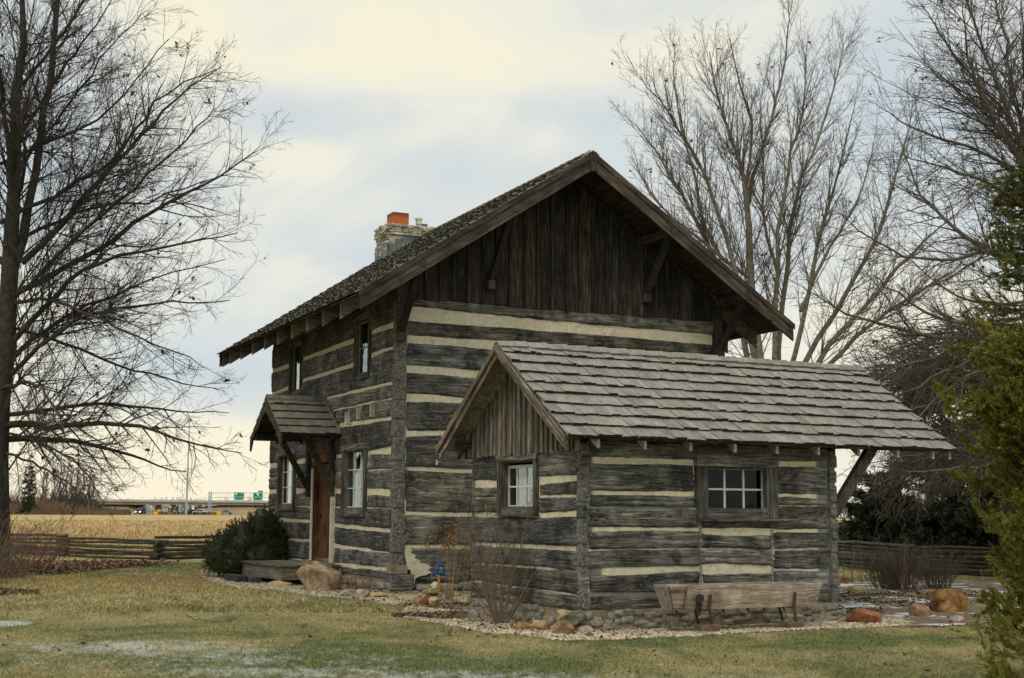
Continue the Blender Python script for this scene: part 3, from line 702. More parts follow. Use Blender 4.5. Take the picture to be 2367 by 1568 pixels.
for s in (-1, 1):
    mb = MB(); mb.prism([(-HA - .03, HB, HZ - .05), (-HA - .03, HB + s * HH, HE - .05), (-HA - .03, HB + s * HH, HE - .30), (-HA - .03, HB + s * (HH - .17), HE - .05), (-HA - .03, HB, HZ - .30)], (.045, 0, 0), .5)
    mb.build('barge_board', 'beamY', hd)
    bb = 3.57 if s < 0 else 5.2
    bb = 3.6 if s < 0 else 5.3; ax = HM.on(706 if s < 0 else 652, 1012, 'a', bb)[0]
    mb = MB(); mb.beam((-.10, bb, 2.2), (ax, bb, HE - .06), .11, .12, up=(-1, 0, 1), rnd=.4)
    mb.box(-.13, -.03, bb - .07, bb + .07, 1.98, 3.4, .35); mb.beam((-.05, bb, HE - .0), (-HA + .02, bb, HE - .0), .12, .14, rnd=.4)
    mb.build('strut', 'beamX', hd, bevel=.008)
for x in (-.75, -.2):
    mb = MB(); mb.beam((x, HB - HH + .03, HE - .06), (x, HB - .1, HZ - .2), .06, .13, rnd=.3); mb.beam((x, HB + HH - .03, HE - .06), (x, HB + .1, HZ - .2), .06, .13, rnd=.3); mb.build('rafter', 'beamY', hd)
# chimney
mb = MB(); CA0, CA1, CB0, CB1, CT = 2.70, 4.25, 7.95, 8.85, 9.0
mb.box(CA0 + .04, CA1 - .04, CB0 + .04, CB1 - .04, 7.4, CT - .02)
ch = mb.build('chimney', 'mortar', house)
mb = MB(); z = 7.5
while z < CT - .02:
    h = random.uniform(.06, .14); cap = z > CT - .3; pr = .045 if cap else 0.
    for side in range(4):
        u = 0; Ls = (CA1 - CA0) if side % 2 == 0 else (CB1 - CB0)
        while u < Ls:
            w = min(random.uniform(.14, .42), Ls - u); o = random.uniform(0, .035) + pr
            if side == 0: c = (CA0 + u + w / 2, CB0 - o + .04, z + h / 2); s3 = (w / 2, .07, h / 2)
            elif side == 1: c = (CA0 - o + .04, CB0 + u + w / 2, z + h / 2); s3 = (.07, w / 2, h / 2)
            elif side == 2: c = (CA0 + u + w / 2, CB1 + o - .04, z + h / 2); s3 = (w / 2, .07, h / 2)
            else: c = (CA1 + o - .04, CB0 + u + w / 2, z + h / 2); s3 = (.07, w / 2, h / 2)
            stone_blob(mb, c, *s3, random.random() * 90, 3); u += w
    z += h * .93
mb.build('stonework', 'limestone', ch, smooth=True)
mb = MB(); t = .03; f0, f1, g0, g1 = 2.83, 3.27, 8.05, 8.5
for q in ((f0, f1, g0, g0 + t), (f0, f1, g1 - t, g1), (f0, f0 + t, g0 + t, g1 - t), (f1 - t, f1, g0 + t, g1 - t)): mb.box(*q, CT - .05, CT + .33, .5)
mb.build('flue_tile', 'flue', ch, bevel=.006)
mb = MB(); mb.cyl((3.6, 8.2, CT - .05), (3.6, 8.2, CT + .12), .055); mb.cyl((3.6, 8.2, CT + .09), (3.6, 8.2, CT + .2), .08); mb.cyl((3.6, 8.2, CT + .21), (3.6, 8.2, CT + .26), .1); mb.cyl((3.6, 8.2, CT + .2), (3.6, 8.2, CT + .22), .03); mb.build('vent_pipe', 'vent', ch)
mb = MB()
for i in range(6):
    a = CA0 - .01 + i * .17; zt = roofz(a + .1) + .24 + .02 * i; mb.box(a, a + .19, CB0 - .055 - .003 * (i % 2), CB0 - .02, roofz(a) - .1, zt)
mb.box(CA0 - .06, CA0 - .03, CB0 - .03, CB1, roofz(CA0) - .1, roofz(CA0) + .32); mb.build('flashing', 'flash', ch)

# ================================================================== OUTBUILDING
SW, SD = 4.53, 3.50
SO, SE_, SF = .47, .39, 2.2
SZR, SZE = 4.20, 2.705
SSL = (SZR - SZE) / (SD / 2 + SE_)
sroof = lambda b: SZR - SSL * abs(b - SD / 2)
shed = empty('log_outbuilding', (HS.o[0], HS.o[1], 0), HS.th, label='small low log outbuilding with grey shake roof, in front of the tall house', cat='outbuilding')
sf = lambda u, d, z: (u, -d, z); slm = lambda u, d, z: (-d, u, z)
srm = lambda u, d, z: (SW + d, u, z); sbm = lambda u, d, z: (u, SD + d, z)
rowsS = [([(1360, 1056), (1604, 1064), (1792, 1068), (1918, 1065.5)], [(1360, 1070.5), (1604, 1074.8), (1792, 1078), (1918, 1081)]),
         ([(1360, 1133.6), (1604, 1138.6), (1792, 1142), (1918, 1143.5)], [(1360, 1143.5), (1604, 1147.5), (1792, 1150), (1918, 1151)]),
         ([(1345, 1169), (1540, 1173), (1700, 1168), (1918, 1168)], [(1345, 1177), (1540, 1178), (1700, 1170), (1918, 1170)]),
         ([(1360, 1219), (1618, 1220), (1621, 1221.6), (1785, 1221.6), (1788, 1224), (1920, 1224)], [(1360, 1226.6), (1618, 1227), (1623, 1234), (1700, 1238), (1783, 1238), (1788, 1230), (1920, 1230)]),
         ([(1358, 1271), (1618, 1267), (1787, 1270), (1925, 1267)], [(1358, 1272.6), (1618, 1269), (1787, 1272), (1925, 1269)]),
         ([(1359, 1314), (1618, 1309.6), (1621, 1306), (1783, 1306), (1788, 1314), (1922, 1314)], [(1359, 1329), (1450, 1330), (1618, 1320), (1622, 1327), (1783, 1325), (1788, 1319), (1922, 1318.6)]),
         ([(1370, 1371), (1930, 1366)], [(1370, 1377), (1560, 1379), (1930, 1368)])]
cS = px_chinks(HS, 'a', rowsS)
WS = (HS.on(1607, 1125, 'a')[0], HS.on(1790, 1125, 'a')[0], HS.on(1607, 1197, 'a')[1], HS.on(1607, 1052.5, 'a')[1])
js = [(HS.on(1619.4, 1270, 'a')[0], .5, 1.62), (HS.on(1785.5, 1270, 'a')[0], .5, 1.62)]
log_wall(shed, cS, .10, SW - .1, .28, 2.66, sf, openings=[WS], joints=js, seed=21, mat='logX', D=.04,
         grey=[(0, .32, .62, .95), (.0, .5, .28, .55), (.1, 1.6, .42, .56), (0, .2, 1.2, 2.6), (4.2, 4.6, 0, 3), (.1, 2.2, 1.66, 1.76)])
rowsT = [([(1092, 1113), (1154, 1110.7), (1250, 1102.5), (1328, 1099)], [(1092, 1127), (1154, 1125.6), (1250, 1120), (1328, 1113.4)]),
         ([(1092, 1150), (1330, 1146)], [(1092, 1152), (1330, 1148)]),
         ([(1096, 1184.4), (1159, 1185.6), (1247, 1188), (1327, 1183)], [(1096, 1193), (1159, 1195), (1247, 1195.5), (1327, 1195)]),
         ([(1092, 1254.4), (1237, 1259.3), (1328, 1262.9)], [(1092, 1260.5), (1237, 1266.5), (1328, 1272.6)]),
         ([(1100, 1302), (1334, 1318)], [(1100, 1303.5), (1334, 1320)]),
         ([(1100, 1342.6), (1334, 1374)], [(1100, 1345.5), (1334, 1377)])]
cT = px_chinks(HS, 'b', rowsT)
tl = HS.on(1156, 1122, 'b')[0]; trr = HS.on(1246, 1122, 'b')[0]
WT = (trr, tl, HS.on(1200, 1190, 'b')[1], HS.on(1200, 1052, 'b')[1])
log_wall(shed, cT, .02, SD, .28, 2.55, slm, openings=[WT], seed=27, mat='logY', D=.04, grey=[(0, .12, .3, 2.5), (3.38, 3.6, .3, 2.5)])
log_wall(shed, auto_chinks(0, SD, [.7, 1.1, 1.5, 1.9, 2.3]), .02, SD, .28, 2.6, srm, seed=33, mat='logY')
log_wall(shed, auto_chinks(0, SW, [.7, 1.1, 1.5, 1.9, 2.3]), .02, SW, .28, 2.66, sbm, seed=35, mat='logX')
for x0, x1 in ((-.035, .085), (SW - .085, SW + .035)):
    mb = MB(); m2 = MB(); z = .3; kk_ = 0
    while z < 2.6:
        h = random.uniform(.2, .36); zt = min(z + h, 2.62); e = random.uniform(-.025, .035)
        kk_ += 1; mm_ = MB(); mm_.box(x0 - (e * .5 if x0 > 1 else 0), x1 + (e if x0 < 1 else 0), -.052 + random.uniform(-.018, .012), .1, z + random.uniform(.015, .05), zt - .01, j=.012); z = zt; mm_.build('log_end', 'logX' if kk_ % 3 == 2 else 'endgrain', shed, bevel=.012)
for x0 in (-.02, SW - .085): mb = MB(); mb.box(x0, x0 + .105, -.03, .1, .3, 2.62, 1.); mb.build('corner_mortar', 'chink', shed)
mb = MB(); mb.box(-.025, SW + .02, -.025, SD + .02, -.1, .3); mb.build('foundation', 'mortar', shed)
mb = MB()
for row in (.04, .13, .23):
    for side in (0, 1):
        u = random.uniform(-.1, 0.); Ls = (SW, SD)[side]
        while u < Ls:
            w = random.uniform(.05, .19); h = random.uniform(.03, .062)
            if random.random() < .85:
                c = (u + w, -.012, row + random.uniform(-.03, .03)); q_ = (w * .92, .035, h)
                if side: c = (c[1], c[0], c[2]); q_ = (q_[1], q_[0], q_[2])
                stone_blob(mb, c, *q_, random.random() * 50, 2)
            u += 2 * w
mb.build('foundation_stones', 'stone_grey', shed, smooth=True)
gx = (HS.on(1629.4, 1130, 'a', .06)[0], HS.on(1760.6, 1130, 'a', .06)[0]); gzz = (HS.on(1690, 1177.4, 'a', .06)[1], HS.on(1690, 1086, 'a', .06)[1])
window(shed, sf, WS, (gx[0], gx[1], gzz[0], gzz[1]), 3, 2, .16, .08, .06, cas_rnd=.55, bar=.028)
gy = (HS.on(1237, 1130, 'b', .10)[0], HS.on(1177, 1130, 'b', .10)[0]); gz2 = (HS.on(1205, 1168, 'b', .10)[1], HS.on(1205, 1082, 'b', .10)[1])
window(shed, slm, WT, (gy[0], gy[1], gz2[0], gz2[1]), 3, 2, .085, .06, .10, cas_rnd=.45, bar=.026, gmat='glass_old')
board_field(-.02, SD + .22, 2.52, lambda b: sroof(b) - .09, lambda u, d, z: (-.03 - d, u, z), (.13, .2), .055, 8, 'shedboard', shed, peak=SD / 2, proud=.025, bat_t=.025)
board_field(-.02, SD + .02, 2.55, lambda b: sroof(b) - .09, lambda u, d, z: (SW + .03 + d, u, z), (.13, .2), .055, 9, 'shedboard', shed, peak=SD / 2)
sr_ = MB(); X0, X1 = -SO + .01, SW + SF - .01
for s in (-1, 1):
    be = SD / 2 + s * (SD / 2 + SE_)
    sr_.prism([(X0, SD / 2, SZR - .055), (X0, be, SZE - .055), (X0, be, SZE - .03), (X0, SD / 2, SZR - .03)], (X1 - X0, 0, 0), .5)
sro = sr_.build('roof', 'beamX', shed)
sl_ = math.hypot(SD / 2 + SE_, SZR - SZE)
def sslope(s):
    return lambda ss, t, h: (-SO + ss, SD / 2 + s * ((SD / 2 + SE_) * t / sl_ + (SZR - SZE) / sl_ * h), SZR - .03 - (SZR - SZE) * t / sl_ + (SD / 2 + SE_) / sl_ * h)
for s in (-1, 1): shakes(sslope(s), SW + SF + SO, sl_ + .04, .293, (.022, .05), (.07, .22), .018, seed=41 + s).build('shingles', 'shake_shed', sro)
mb = MB(); x = 0.
while x < SW + SF + SO - .1:
    for s in (-1, 1):
        f = sslope(s); k0 = random.uniform(-.01, .01); e = min(x + .5, SW + SF + SO)
        mb.add([f(x, -.02, .035), f(e, -.02, .06), f(e, .13 + k0, .055), f(x, .13 + k0, .03), f(x, -.02, .055), f(e, -.02, .085), f(e, .13 + k0, .075), f(x, .13 + k0, .05)],
               [(0, 1, 2, 3), (7, 6, 5, 4), (0, 4, 5, 1), (1, 5, 6, 2), (2, 6, 7, 3), (3, 7, 4, 0)])
    x += .36
mb.build('ridge_cap', 'shake_shed', sro)
for s in (-1, 1):
    mb = MB(); be = SD / 2 + s * (SD / 2 + SE_ - .02); x = -SO - .03
    mb.prism([(x, SD / 2, SZR - .03), (x, be, SZE - .035), (x, be - s * .03, SZE - .105), (x, SD / 2, SZR - .125)], (.04, 0, 0), .75)
    mb.prism([(x + .045, SD / 2, SZR - .1), (x + .045, be - s * .03, SZE - .09), (x + .045, be - s * .07, SZE - .20), (x + .045, SD / 2, SZR - .22)], (.03, 0, 0), .95)
    if s > 0: mb.prism([(x + .35, be - .1, SZE - .02), (x + .35, be - .1, SZE - .2), (x + .35, be - .5, SZE + .12), (x + .35, be - .5, SZE + .26)], (.05, 0, 0), .9)
    regrain(mb.build('rake_board', 'rake', shed), Matrix.Rotation(-s * math.atan2(SZR - SZE, SD / 2 + SE_), 3, 'X'))
mb = MB(); mb.prism([(-SO + .02, SD / 2, SZR - .075), (-SO + .02, SD + SE_ - .05, SZE - .05), (-SO + .02, SD + SE_ - .05, SZE - .065), (-SO + .02, SD / 2, SZR - .09)], (SO - .06, 0, 0), .9); mb.build('soffit_board', 'r_grey', shed)
mb = MB(); mb.cyl((-SO, SD + SE_ - .03, SZE - .2), (-SO, SD + SE_ - .03, SZE - .27), .008); mb.cyl((-SO - .01, SD + SE_ - .03, SZE - .27), (-SO + .01, SD + SE_ - .03, SZE - .27), .03); mb.build('hook', 'vent', shed)
# pale ragged insulation hanging along the far rafter
mb = MB()
for i in range(46):
    t = .15 + i * .041; b = SD / 2 + t * .98; zt = sroof(b) - .06; w = .05; h = random.uniform(.05, .17) * (1 if i < 34 else .6)
    mb.add([(-.075, b, zt), (-.075, b + w, zt - .035), (-.085, b + w * .7, zt - h), (-.08, b + w * .3, zt - h * random.uniform(.4, 1.)), (-.1, b, zt), (-.1, b + w, zt - .035)], [(0, 1, 2, 3), (4, 5, 2, 3), (0, 4, 3), (1, 2, 5)])
mb.build('insulation_fringe', 'r_grey', shed)
for a in (.06, .83, 1.61, 2.4, 3.17, 3.96, 4.76, 5.56, 6.3, 6.66):
    for s in (-1, 1):
        mb = MB(); be = SD / 2 + s * (SD / 2 + SE_ - .03); bi = SD / 2 + s * (SD / 2 - .25)
        ze = SZE + SSL * .03 - .056; zi = sroof(bi) - .056; 
        mb.prism([(a - .022, be, ze), (a - .022, be, ze - .14), (a - .022, be - s * .05, ze - .12), (a - .022, bi, zi - .12), (a - .022, bi, zi)], (.045, 0, 0), random.uniform(.4, 1.))
        mb.build('rafter', 'rafter', shed)
mb = MB()
for b in (0.02, SD - .02): mb.box(-.3, SW + SF - .1, b - .06, b + .06, 2.665, 2.80, .4)
mb.build('wall_plate', 'beamX', shed)
for b in (.04, SD - .04):
    mb = MB(); mb.beam((SW + .03, b, 1.66), (SW + .86, b, 2.70), .11, .17, up=(1, 0, -1), rnd=.6); mb.build('brace', 'winwood', shed, bevel=.006)
mb = MB()
for i in range(13):
    b = -.1 + i * .275; mb.box(SW + .05, SW + SF - .05, b, b + .265, 2.805, 2.825)
mb.build('soffit', 'beamX', shed)

# ================================================================== GROUND
def grid_ground(xs, ys, name, mat, zoff=0., amp=0.):
    X, Y = np.meshgrid(xs, ys); Z = gz_np(Y) + zoff
    if amp:
        Zn = np.array([nz(x * .35, y * .35) * amp + nz(x * 1.3, y * 1.3, 4) * amp * .3 for x, y in zip(X.ravel(), Y.ravel())]).reshape(X.shape); Z = Z + Zn * (Y > 0)
    V = np.stack([X, Y, Z], -1).reshape(-1, 3); nx_, ny_ = len(xs), len(ys)
    i = np.arange(ny_ - 1)[:, None] * nx_ + np.arange(nx_ - 1)[None]
    F = np.stack([i, i + 1, i + 1 + nx_, i + nx_], -1).reshape(-1, 4)
    return mesh_np(name, V, F, mat, smooth=True)
xs = np.concatenate([[-4000, -1500, -600, -300], np.linspace(-150, 150, 61), [300, 600, 1500, 4000]])
ys = np.concatenate([[-300, -60], np.linspace(-20, 60, 81), np.linspace(62, 170, 55), [200, 260, 400, 700, 1500, 5000]])
tag(grid_ground(xs, ys, 'ground', 'ground', 0, .0), kind='structure')

def flat_poly(pts, name, mat, z, jag=.05, **kw):
    P = [Vector((p.x, p.y)) for p in pts]; out = []
    for i, p in enumerate(P):
        q = P[(i + 1) % len(P)]; n = max(1, int((q - p).length / .12))
        for j in range(n):
            c = p.lerp(q, j / n); out.append((c.x + nz(c.x * 2.3, c.y * 2.3, 7) * jag * 2 + nz(c.x * 9, c.y * 9, 3) * jag, c.y + nz(c.x * 2.3, c.y * 2.3, 17) * jag * 2 + nz(c.x * 9, c.y * 9, 13) * jag))
    bm = bmesh.new(); vs = [bm.verts.new((x, y, gz(x, y) + z)) for x, y in out]
    e = [bm.edges.new((vs[i], vs[(i + 1) % len(vs)])) for i in range(len(vs))]
    bmesh.ops.triangle_fill(bm, use_beauty=True, edges=e)
    bmesh.ops.subdivide_edges(bm, edges=[x for x in bm.edges if x.calc_length() > 1.2], cuts=3, use_grid_fill=True)
    for v in bm.verts: v.co.z = gz(v.co.x, v.co.y) + z
    bmesh.ops.recalc_face_normals(bm, faces=bm.faces)
    me = bpy.data.meshes.new(name); bm.to_mesh(me); bm.free()
    if me.polygons and me.polygons[0].normal.z < 0: me.flip_normals()
    return tag(link(name, me, mat), **kw), out
bedpx = [(925, 1398), (940, 1410), (930, 1428), (1000, 1440), (1060, 1452), (1130, 1466), (1200, 1470), (1300, 1482), (1400, 1482), (1500, 1477), (1600, 1473), (1700, 1466), (1850, 1458), (1960, 1455), (2060, 1450), (2110, 1446), (2080, 1428), (1960, 1428)]
bed = [gp(*p) for p in bedpx] + [HS.w(SW + .15, .5), HS.w(SW - .2, .5), HS.w(.5, .5), HS.w(.5, SD), HS.w(.2, SD + 1.2)]
_, bedpoly = flat_poly(bed, 'gravel_bed', 'gravel', .006, kind='structure')
wk = [(845, 1383), (870, 1396), (940, 1404), (990, 1400), (1075, 1392), (1090, 1378), (960, 1376), (880, 1376)]
flat_poly([gp(*p) for p in wk], 'gravel_path', 'gravel', .012, kind='structure')
wk2 = [gp(*p) for p in [(462, 1334), (500, 1350), (560, 1362), (640, 1366), (690, 1376), (790, 1386), (880, 1390), (880, 1368), (700, 1352), (560, 1332), (480, 1326)]]
flat_poly(wk2, 'gravel_strip', 'gravel', .009, kind='structure')
pat = [gp(*p) for p in [(1935, 1428), (1990, 1444), (2080, 1452), (2180, 1448), (2300, 1442), (2500, 1440), (2500, 1352), (2250, 1345), (2060, 1342), (1930, 1352)]]
flat_poly(pat, 'patio_ground', 'patio', .016, .12, kind='structure')

def in_poly(px, py, poly):
    x = np.array([p[0] for p in poly]); y = np.array([p[1] for p in poly]); c = np.zeros(len(px), bool); j = len(x) - 1
    for i in range(len(x)):
        m = ((y[i] > py) != (y[j] > py)) & (px < (x[j] - x[i]) * (py - y[i]) / (y[j] - y[i] + 1e-12) + x[i]); c ^= m; j = i
    return c
# pebbles
bm = bmesh.new(); bmesh.ops.create_icosphere(bm, subdivisions=1, radius=1); IV = np.array([v.co[:] for v in bm.verts]); IF = np.array([[v.index for v in f.verts] for f in bm.faces]); bm.free()
def pebbles(poly, n, name, mat='pebble', size=(.012, .03), zoff=.012, **kw):
    p = np.array(poly); px = rng.uniform(p[:, 0].min(), p[:, 0].max(), n * 4); py = rng.uniform(p[:, 1].min(), p[:, 1].max(), n * 4)
    k_ = in_poly(px, py, poly); px, py = px[k_][:n], py[k_][:n]; n = len(px)
    s = rng.uniform(*size, (n, 1, 1)) * rng.uniform(.7, 1.3, (n, 1, 3)); s[:, :, 2] *= .7
    a = rng.uniform(0, 6.28, n); v = IV[None] * s * (1 + rng.uniform(-.12, .12, (n, 12, 1)))
    c, s_ = np.cos(a)[:, None], np.sin(a)[:, None]
    x = v[:, :, 0] * c - v[:, :, 1] * s_ + px[:, None]; y = v[:, :, 0] * s_ + v[:, :, 1] * c + py[:, None]; z = v[:, :, 2] + gz_np(py)[:, None] + zoff
    F = (IF[None] + (np.arange(n) * 12)[:, None, None]).reshape(-1, 3)
    return tag(mesh_np(name, np.stack([x, y, z], -1), F, mat, rnd=np.repeat(rng.random(n), 12)), **kw)
bp_ = [(x, y) for x, y in bedpoly if True]
pebbles(bp_, 26000, 'gravel', kind='stuff')
pebbles([(p.x, p.y) for p in [gp(*q) for q in wk]], 5000, 'gravel', size=(.01, .018), kind='stuff')
pebbles([(p.x, p.y) for p in wk2], 3500, 'gravel', size=(.012, .025), kind='stuff')

# grass blades and corn stubble
def blades(px, py, h, wd, name, mat, lean=.5):
    n = len(px); a = rng.uniform(0, 6.28, n); t = rng.uniform(0, 6.28, n); hh = h * rng.uniform(.5, 1.3, n); w = wd * rng.uniform(.7, 1.4, n); ln = hh * lean * rng.uniform(.3, 1.5, n)
    z0 = gz_np(py); dx, dy = np.cos(a) * w / 2, np.sin(a) * w / 2
    V = np.stack([np.stack([px - dx, py - dy, z0 - .002], -1), np.stack([px + dx, py + dy, z0 - .002], -1), np.stack([px + np.cos(t) * ln, py + np.sin(t) * ln, z0 + hh], -1)], 1)
    return tag(mesh_np(name, V, np.arange(3 * n).reshape(n, 3), mat, rnd=np.repeat(rng.random(n), 3)), kind='stuff')
def scatter_view(n, y0, y1, bias=1.):
    y = y0 + (y1 - y0) * rng.random(n) ** bias; x = (rng.random(n) * 2 - 1) * y * .42; return x, y
X1, Y1_ = scatter_view(430000, 12.3, 23, 1.35); X2, Y2_ = scatter_view(170000, 23, 40, 1.2)
px, py = np.concatenate([X1, X2]), np.concatenate([Y1_, Y2_])
bad = in_poly(px, py, bedpoly) | in_poly(px, py, [(p.x, p.y) for p in pat]) | in_poly(px, py, [(p.x, p.y) for p in [gp(*q) for q in wk]]) | in_poly(px, py, [(p.x, p.y) for p in wk2])
fp = lambda fr, a0, a1, b0, b1: [tuple(fr.w(a, b)[:2]) for a, b in ((a0, b0), (a1, b0), (a1, b1), (a0, b1))]
bad |= in_poly(px, py, fp(HM, 0, W, 0, L)) | in_poly(px, py, fp(HS, 0, SW, 0, SD))
clump = np.array([nz(a * 3.1, b * 3.1, 2) + .7 * nz(a * 9, b * 9, 5) for a, b in zip(px, py)])
keep = ~bad & (clump + rng.uniform(-.5, .5, len(px)) > -.25); px, py = px[keep], py[keep]
far_ = py > 22
blades(px[~far_], py[~far_], .030, .006, 'grass', 'blades', 1.1); blades(px[far_], py[far_], .05, .014, 'grass', 'blades', 1.1)
n = 90000; y = 47 + 75 * rng.random(n) ** 1.7; x = (rng.random(n) * 2 - 1) * y * .42; k_ = (x < -2.5) | (x > y * .2); x, y = x[k_], y[k_]
row = np.round(x / .75) * .75 + rng.normal(0, .14, len(x)); blades(row, y, .2, .05, 'corn_stubble', 'stubble', .9)
# leaf litter
def leaves(px, py, pz, size, name, mat, kind='stuff', parent=None, flat=.4, aspect=.5, rn=None):
    n = len(px); d = rng.normal(size=(n, 3)); d[:, 2] *= flat; d /= np.linalg.norm(d, axis=1)[:, None]
    e = rng.normal(size=(n, 3)); e[:, 2] *= flat; e -= d * (e * d).sum(1)[:, None]; e /= np.linalg.norm(e, axis=1)[:, None] + 1e-9
    s = (size * rng.uniform(.6, 1.4, n))[:, None]; c = np.stack([px, py, pz], -1)
    V = np.stack([c - d * s / 2, c + e * s * aspect / 2, c + d * s / 2, c - e * s * aspect / 2], 1)
    o = mesh_np(name, V, np.arange(4 * n).reshape(n, 4), mat, parent, np.repeat(rng.random(n) if rn is None else rn, 4))
    return tag(o, kind=kind) if kind else o
def litter(cx, cy, rx, ry, n, name, mat, size=.07, h=.03):
    a = rng.uniform(0, 6.28, n); r = np.sqrt(rng.random(n)) * (1 + .25 * np.sin(a * 3 + cx)); x = cx + rx * r * np.cos(a); y = cy + ry * r * np.sin(a)
    return leaves(x, y, gz_np(y) + rng.random(n) * h, size, name, mat, aspect=.65)
litter(-13.6, 36.5, 4.2, 4.2, 9000, 'leaf_litter', 'litter', .1, .08)
litter(-10.0, 25.0, 1.3, .8, 1500, 'leaf_litter', 'litter', .08, .05)
c_ = gp(1015, 1428); litter(c_.x, c_.y + .1, .62, .45, 3500, 'mulch', 'mulch', .05, .05)
c_ = gp(1010, 1412); litter(c_.x + .3, c_.y + .5, .8, .5, 2500, 'mulch', 'mulch', .05, .04)
x, y = scatter_view(260, 13.5, 24); leaves(x, y, np.full(260, .025) + gz_np(y), .06, 'fallen_leaves', 'deadleaf', aspect=.6)
for (x0, x1, y0, y1, n) in ((1010, 1500, 1440, 1480, 160), (1100, 1250, 1420, 1460, 90), (780, 960, 1372, 1400, 80), (2150, 2300, 1440, 1460, 30)):
    P = np.array([gp(random.uniform(x0, x1), random.uniform(y0, y1))[:] for _ in range(n)]); leaves(P[:, 0], P[:, 1], P[:, 2] + .04, .06, 'fallen_leaves', 'deadleaf', aspect=.6)
for (px_, py_, rx_, ry_, n_) in ((2040, 1378, 1.6, .9, 900), (2120, 1395, 1.2, .7, 500), (2230, 1375, 1.5, 1., 900), (1985, 1415, .5, .5, 250)):
    c_ = gp(px_, py_); litter(c_.x, c_.y, rx_, ry_, n_, 'leaf_litter', 'mulch', .07, .04)
# snow patch, left
def snowpatch(pts, z=.02):
    o, _ = flat_poly([gp(*p) for p in pts], 'snow_patch', 'snow', z, .1, kind='stuff'); return o


# ================================================================== ROCKS
def rock(cx, cyc, w, h, col, label, Y=None, seed=None, name='rock', squash=.9, sub=4, group=None, rot=None, ang=.55, depth=.8):
    base = gp(cx, cyc + h * .42)
    Y_auto = Y is None
    if Y is None: Y = base.y + .5 * w / FPX * base.y * depth * .5
    c = at(cx, cyc, Y); m = Y / FPX; seed = seed if seed is not None else cx * .37
    bm = bmesh.new(); bmesh.ops.create_icosphere(bm, subdivisions=sub, radius=1)
    R_ = random.Random(int(seed * 100)); planes = [(Vector([R_.gauss(0, 1) for _ in range(3)]).normalized(), R_.uniform(.55, .86)) for _ in range(13)]
    for v in bm.verts:
        n = v.co.copy(); f = 1 + .2 * nz(n.x + seed, n.y, n.z)
        q = n * f
        for pn, pd in planes:
            d = q.dot(pn)
            if d > pd: q -= pn * (d - pd) * min(.97, ang * 1.7)
        q *= 1 + .05 * nz(n.x * 4 + seed, n.y * 4, n.z * 4) + .028 * nz(n.x * 11 + seed, n.y * 11, n.z * 11)
        if q.z < 0:
            k_ = 1 / math.sqrt(max(.3, 1 - min(1, q.z * q.z))); q.x *= k_ ** .9; q.y *= k_ ** .9
        v.co = q
    xs_ = [v.co.x for v in bm.verts]; zs_ = [v.co.z for v in bm.verts]; ky = 2 / (max(v.co.y for v in bm.verts) - min(v.co.y for v in bm.verts))
    kx = 2 / (max(xs_) - min(xs_)); kz = 2 / (max(zs_) - min(zs_))
    for v in bm.verts: v.co = Vector(((v.co.x - (max(xs_) + min(xs_)) / 2) * kx * w * m / 2, v.co.y * ky * w * m / 2 * depth, (v.co.z - (max(zs_) + min(zs_)) / 2) * kz * h * m / 2))
    me = bpy.data.meshes.new(name); bm.to_mesh(me); bm.free()
    o = link(name, me, 'r_' + col, None, True); o.location = c - Vector((0, 0, .10 * h * m * (Y_auto))); a = me.attributes.new('rnd', 'FLOAT', 'POINT'); a.data.foreach_set('value', [random.random()] * len(me.vertices))
    return tag(o, label, 'rock' if name == 'rock' else 'boulder', group)
Ya = gp(985, 1401).y
rock(961, 1390, 26, 22, 'orange', 'small orange rock at the left end of the rock pile by the house', group='rocks piled by the log house corner')
rock(985, 1386, 27, 24, 'redorange', 'deep rusty orange round rock in the rock pile, between two lighter ones', Y=Ya, group='rocks piled by the log house corner')
rock(1003, 1391, 25, 24, 'tan', 'round tan yellow rock at the front of the rock pile by the house', Y=Ya - .15, group='rocks piled by the log house corner')
rock(996, 1369, 34, 20, 'yellow', 'olive tan rock lying on the rusty orange rock of the pile', Y=Ya + .15, group='rocks piled by the log house corner')
rock(1004, 1352, 17, 15, 'white', 'small whitish rock, topmost of the rock pile by the house', Y=Ya + .2, group='rocks piled by the log house corner')
rock(1018, 1362, 12, 26, 'pink', 'narrow upright pinkish rock beside the yellow post', Y=Ya + .7)
rock(1038, 1369, 22, 30, 'pink', 'large pale tan upright rock right of the yellow post', Y=Ya + .8)
rock(1014, 1379, 22, 20, 'grey', 'grey brown rock behind the round tan rock of the pile', Y=Ya + .25, group='rocks piled by the log house corner')
rock(972, 1377, 14, 12, 'pink', 'small pinkish rock tucked behind the rock pile', Y=Ya + .4, group='rocks piled by the log house corner')
rock(1058, 1374, 16, 18, 'yellow', 'small ochre rock among the dry flower stalks')
rock(1014, 1402, 30, 8, 'orange', 'flat ochre rock lying at the foot of the pile')
rock(1077, 1388, 24, 18, 'white', 'pale grey rock left of the outbuilding wall')
rock(1094, 1420, 30, 28, 'grey', 'mossy grey rock at the foot of the bare hydrangea')
G2 = 'rocks at the outbuilding corner'
rock(1205.5, 1448, 41, 27, 'orange', 'orange brown rock, leftmost at the outbuilding corner', group=G2)
rock(1251, 1446, 44, 32, 'tan', 'long tan rock between the orange brown rock and the big brown one', group=G2)
rock(1303, 1452, 56, 40, 'brown', 'biggest brown boulder in front of the outbuilding corner', group=G2)
rock(1306, 1421, 40, 26, 'yellow', 'smooth yellow rock behind the biggest brown boulder', Y=gp(1303, 1468).y + .5, group=G2)
rock(1335, 1431, 44, 35, 'green', 'green grey rock leaning right of the yellow rock', Y=gp(1303, 1468).y + .35, group=G2)
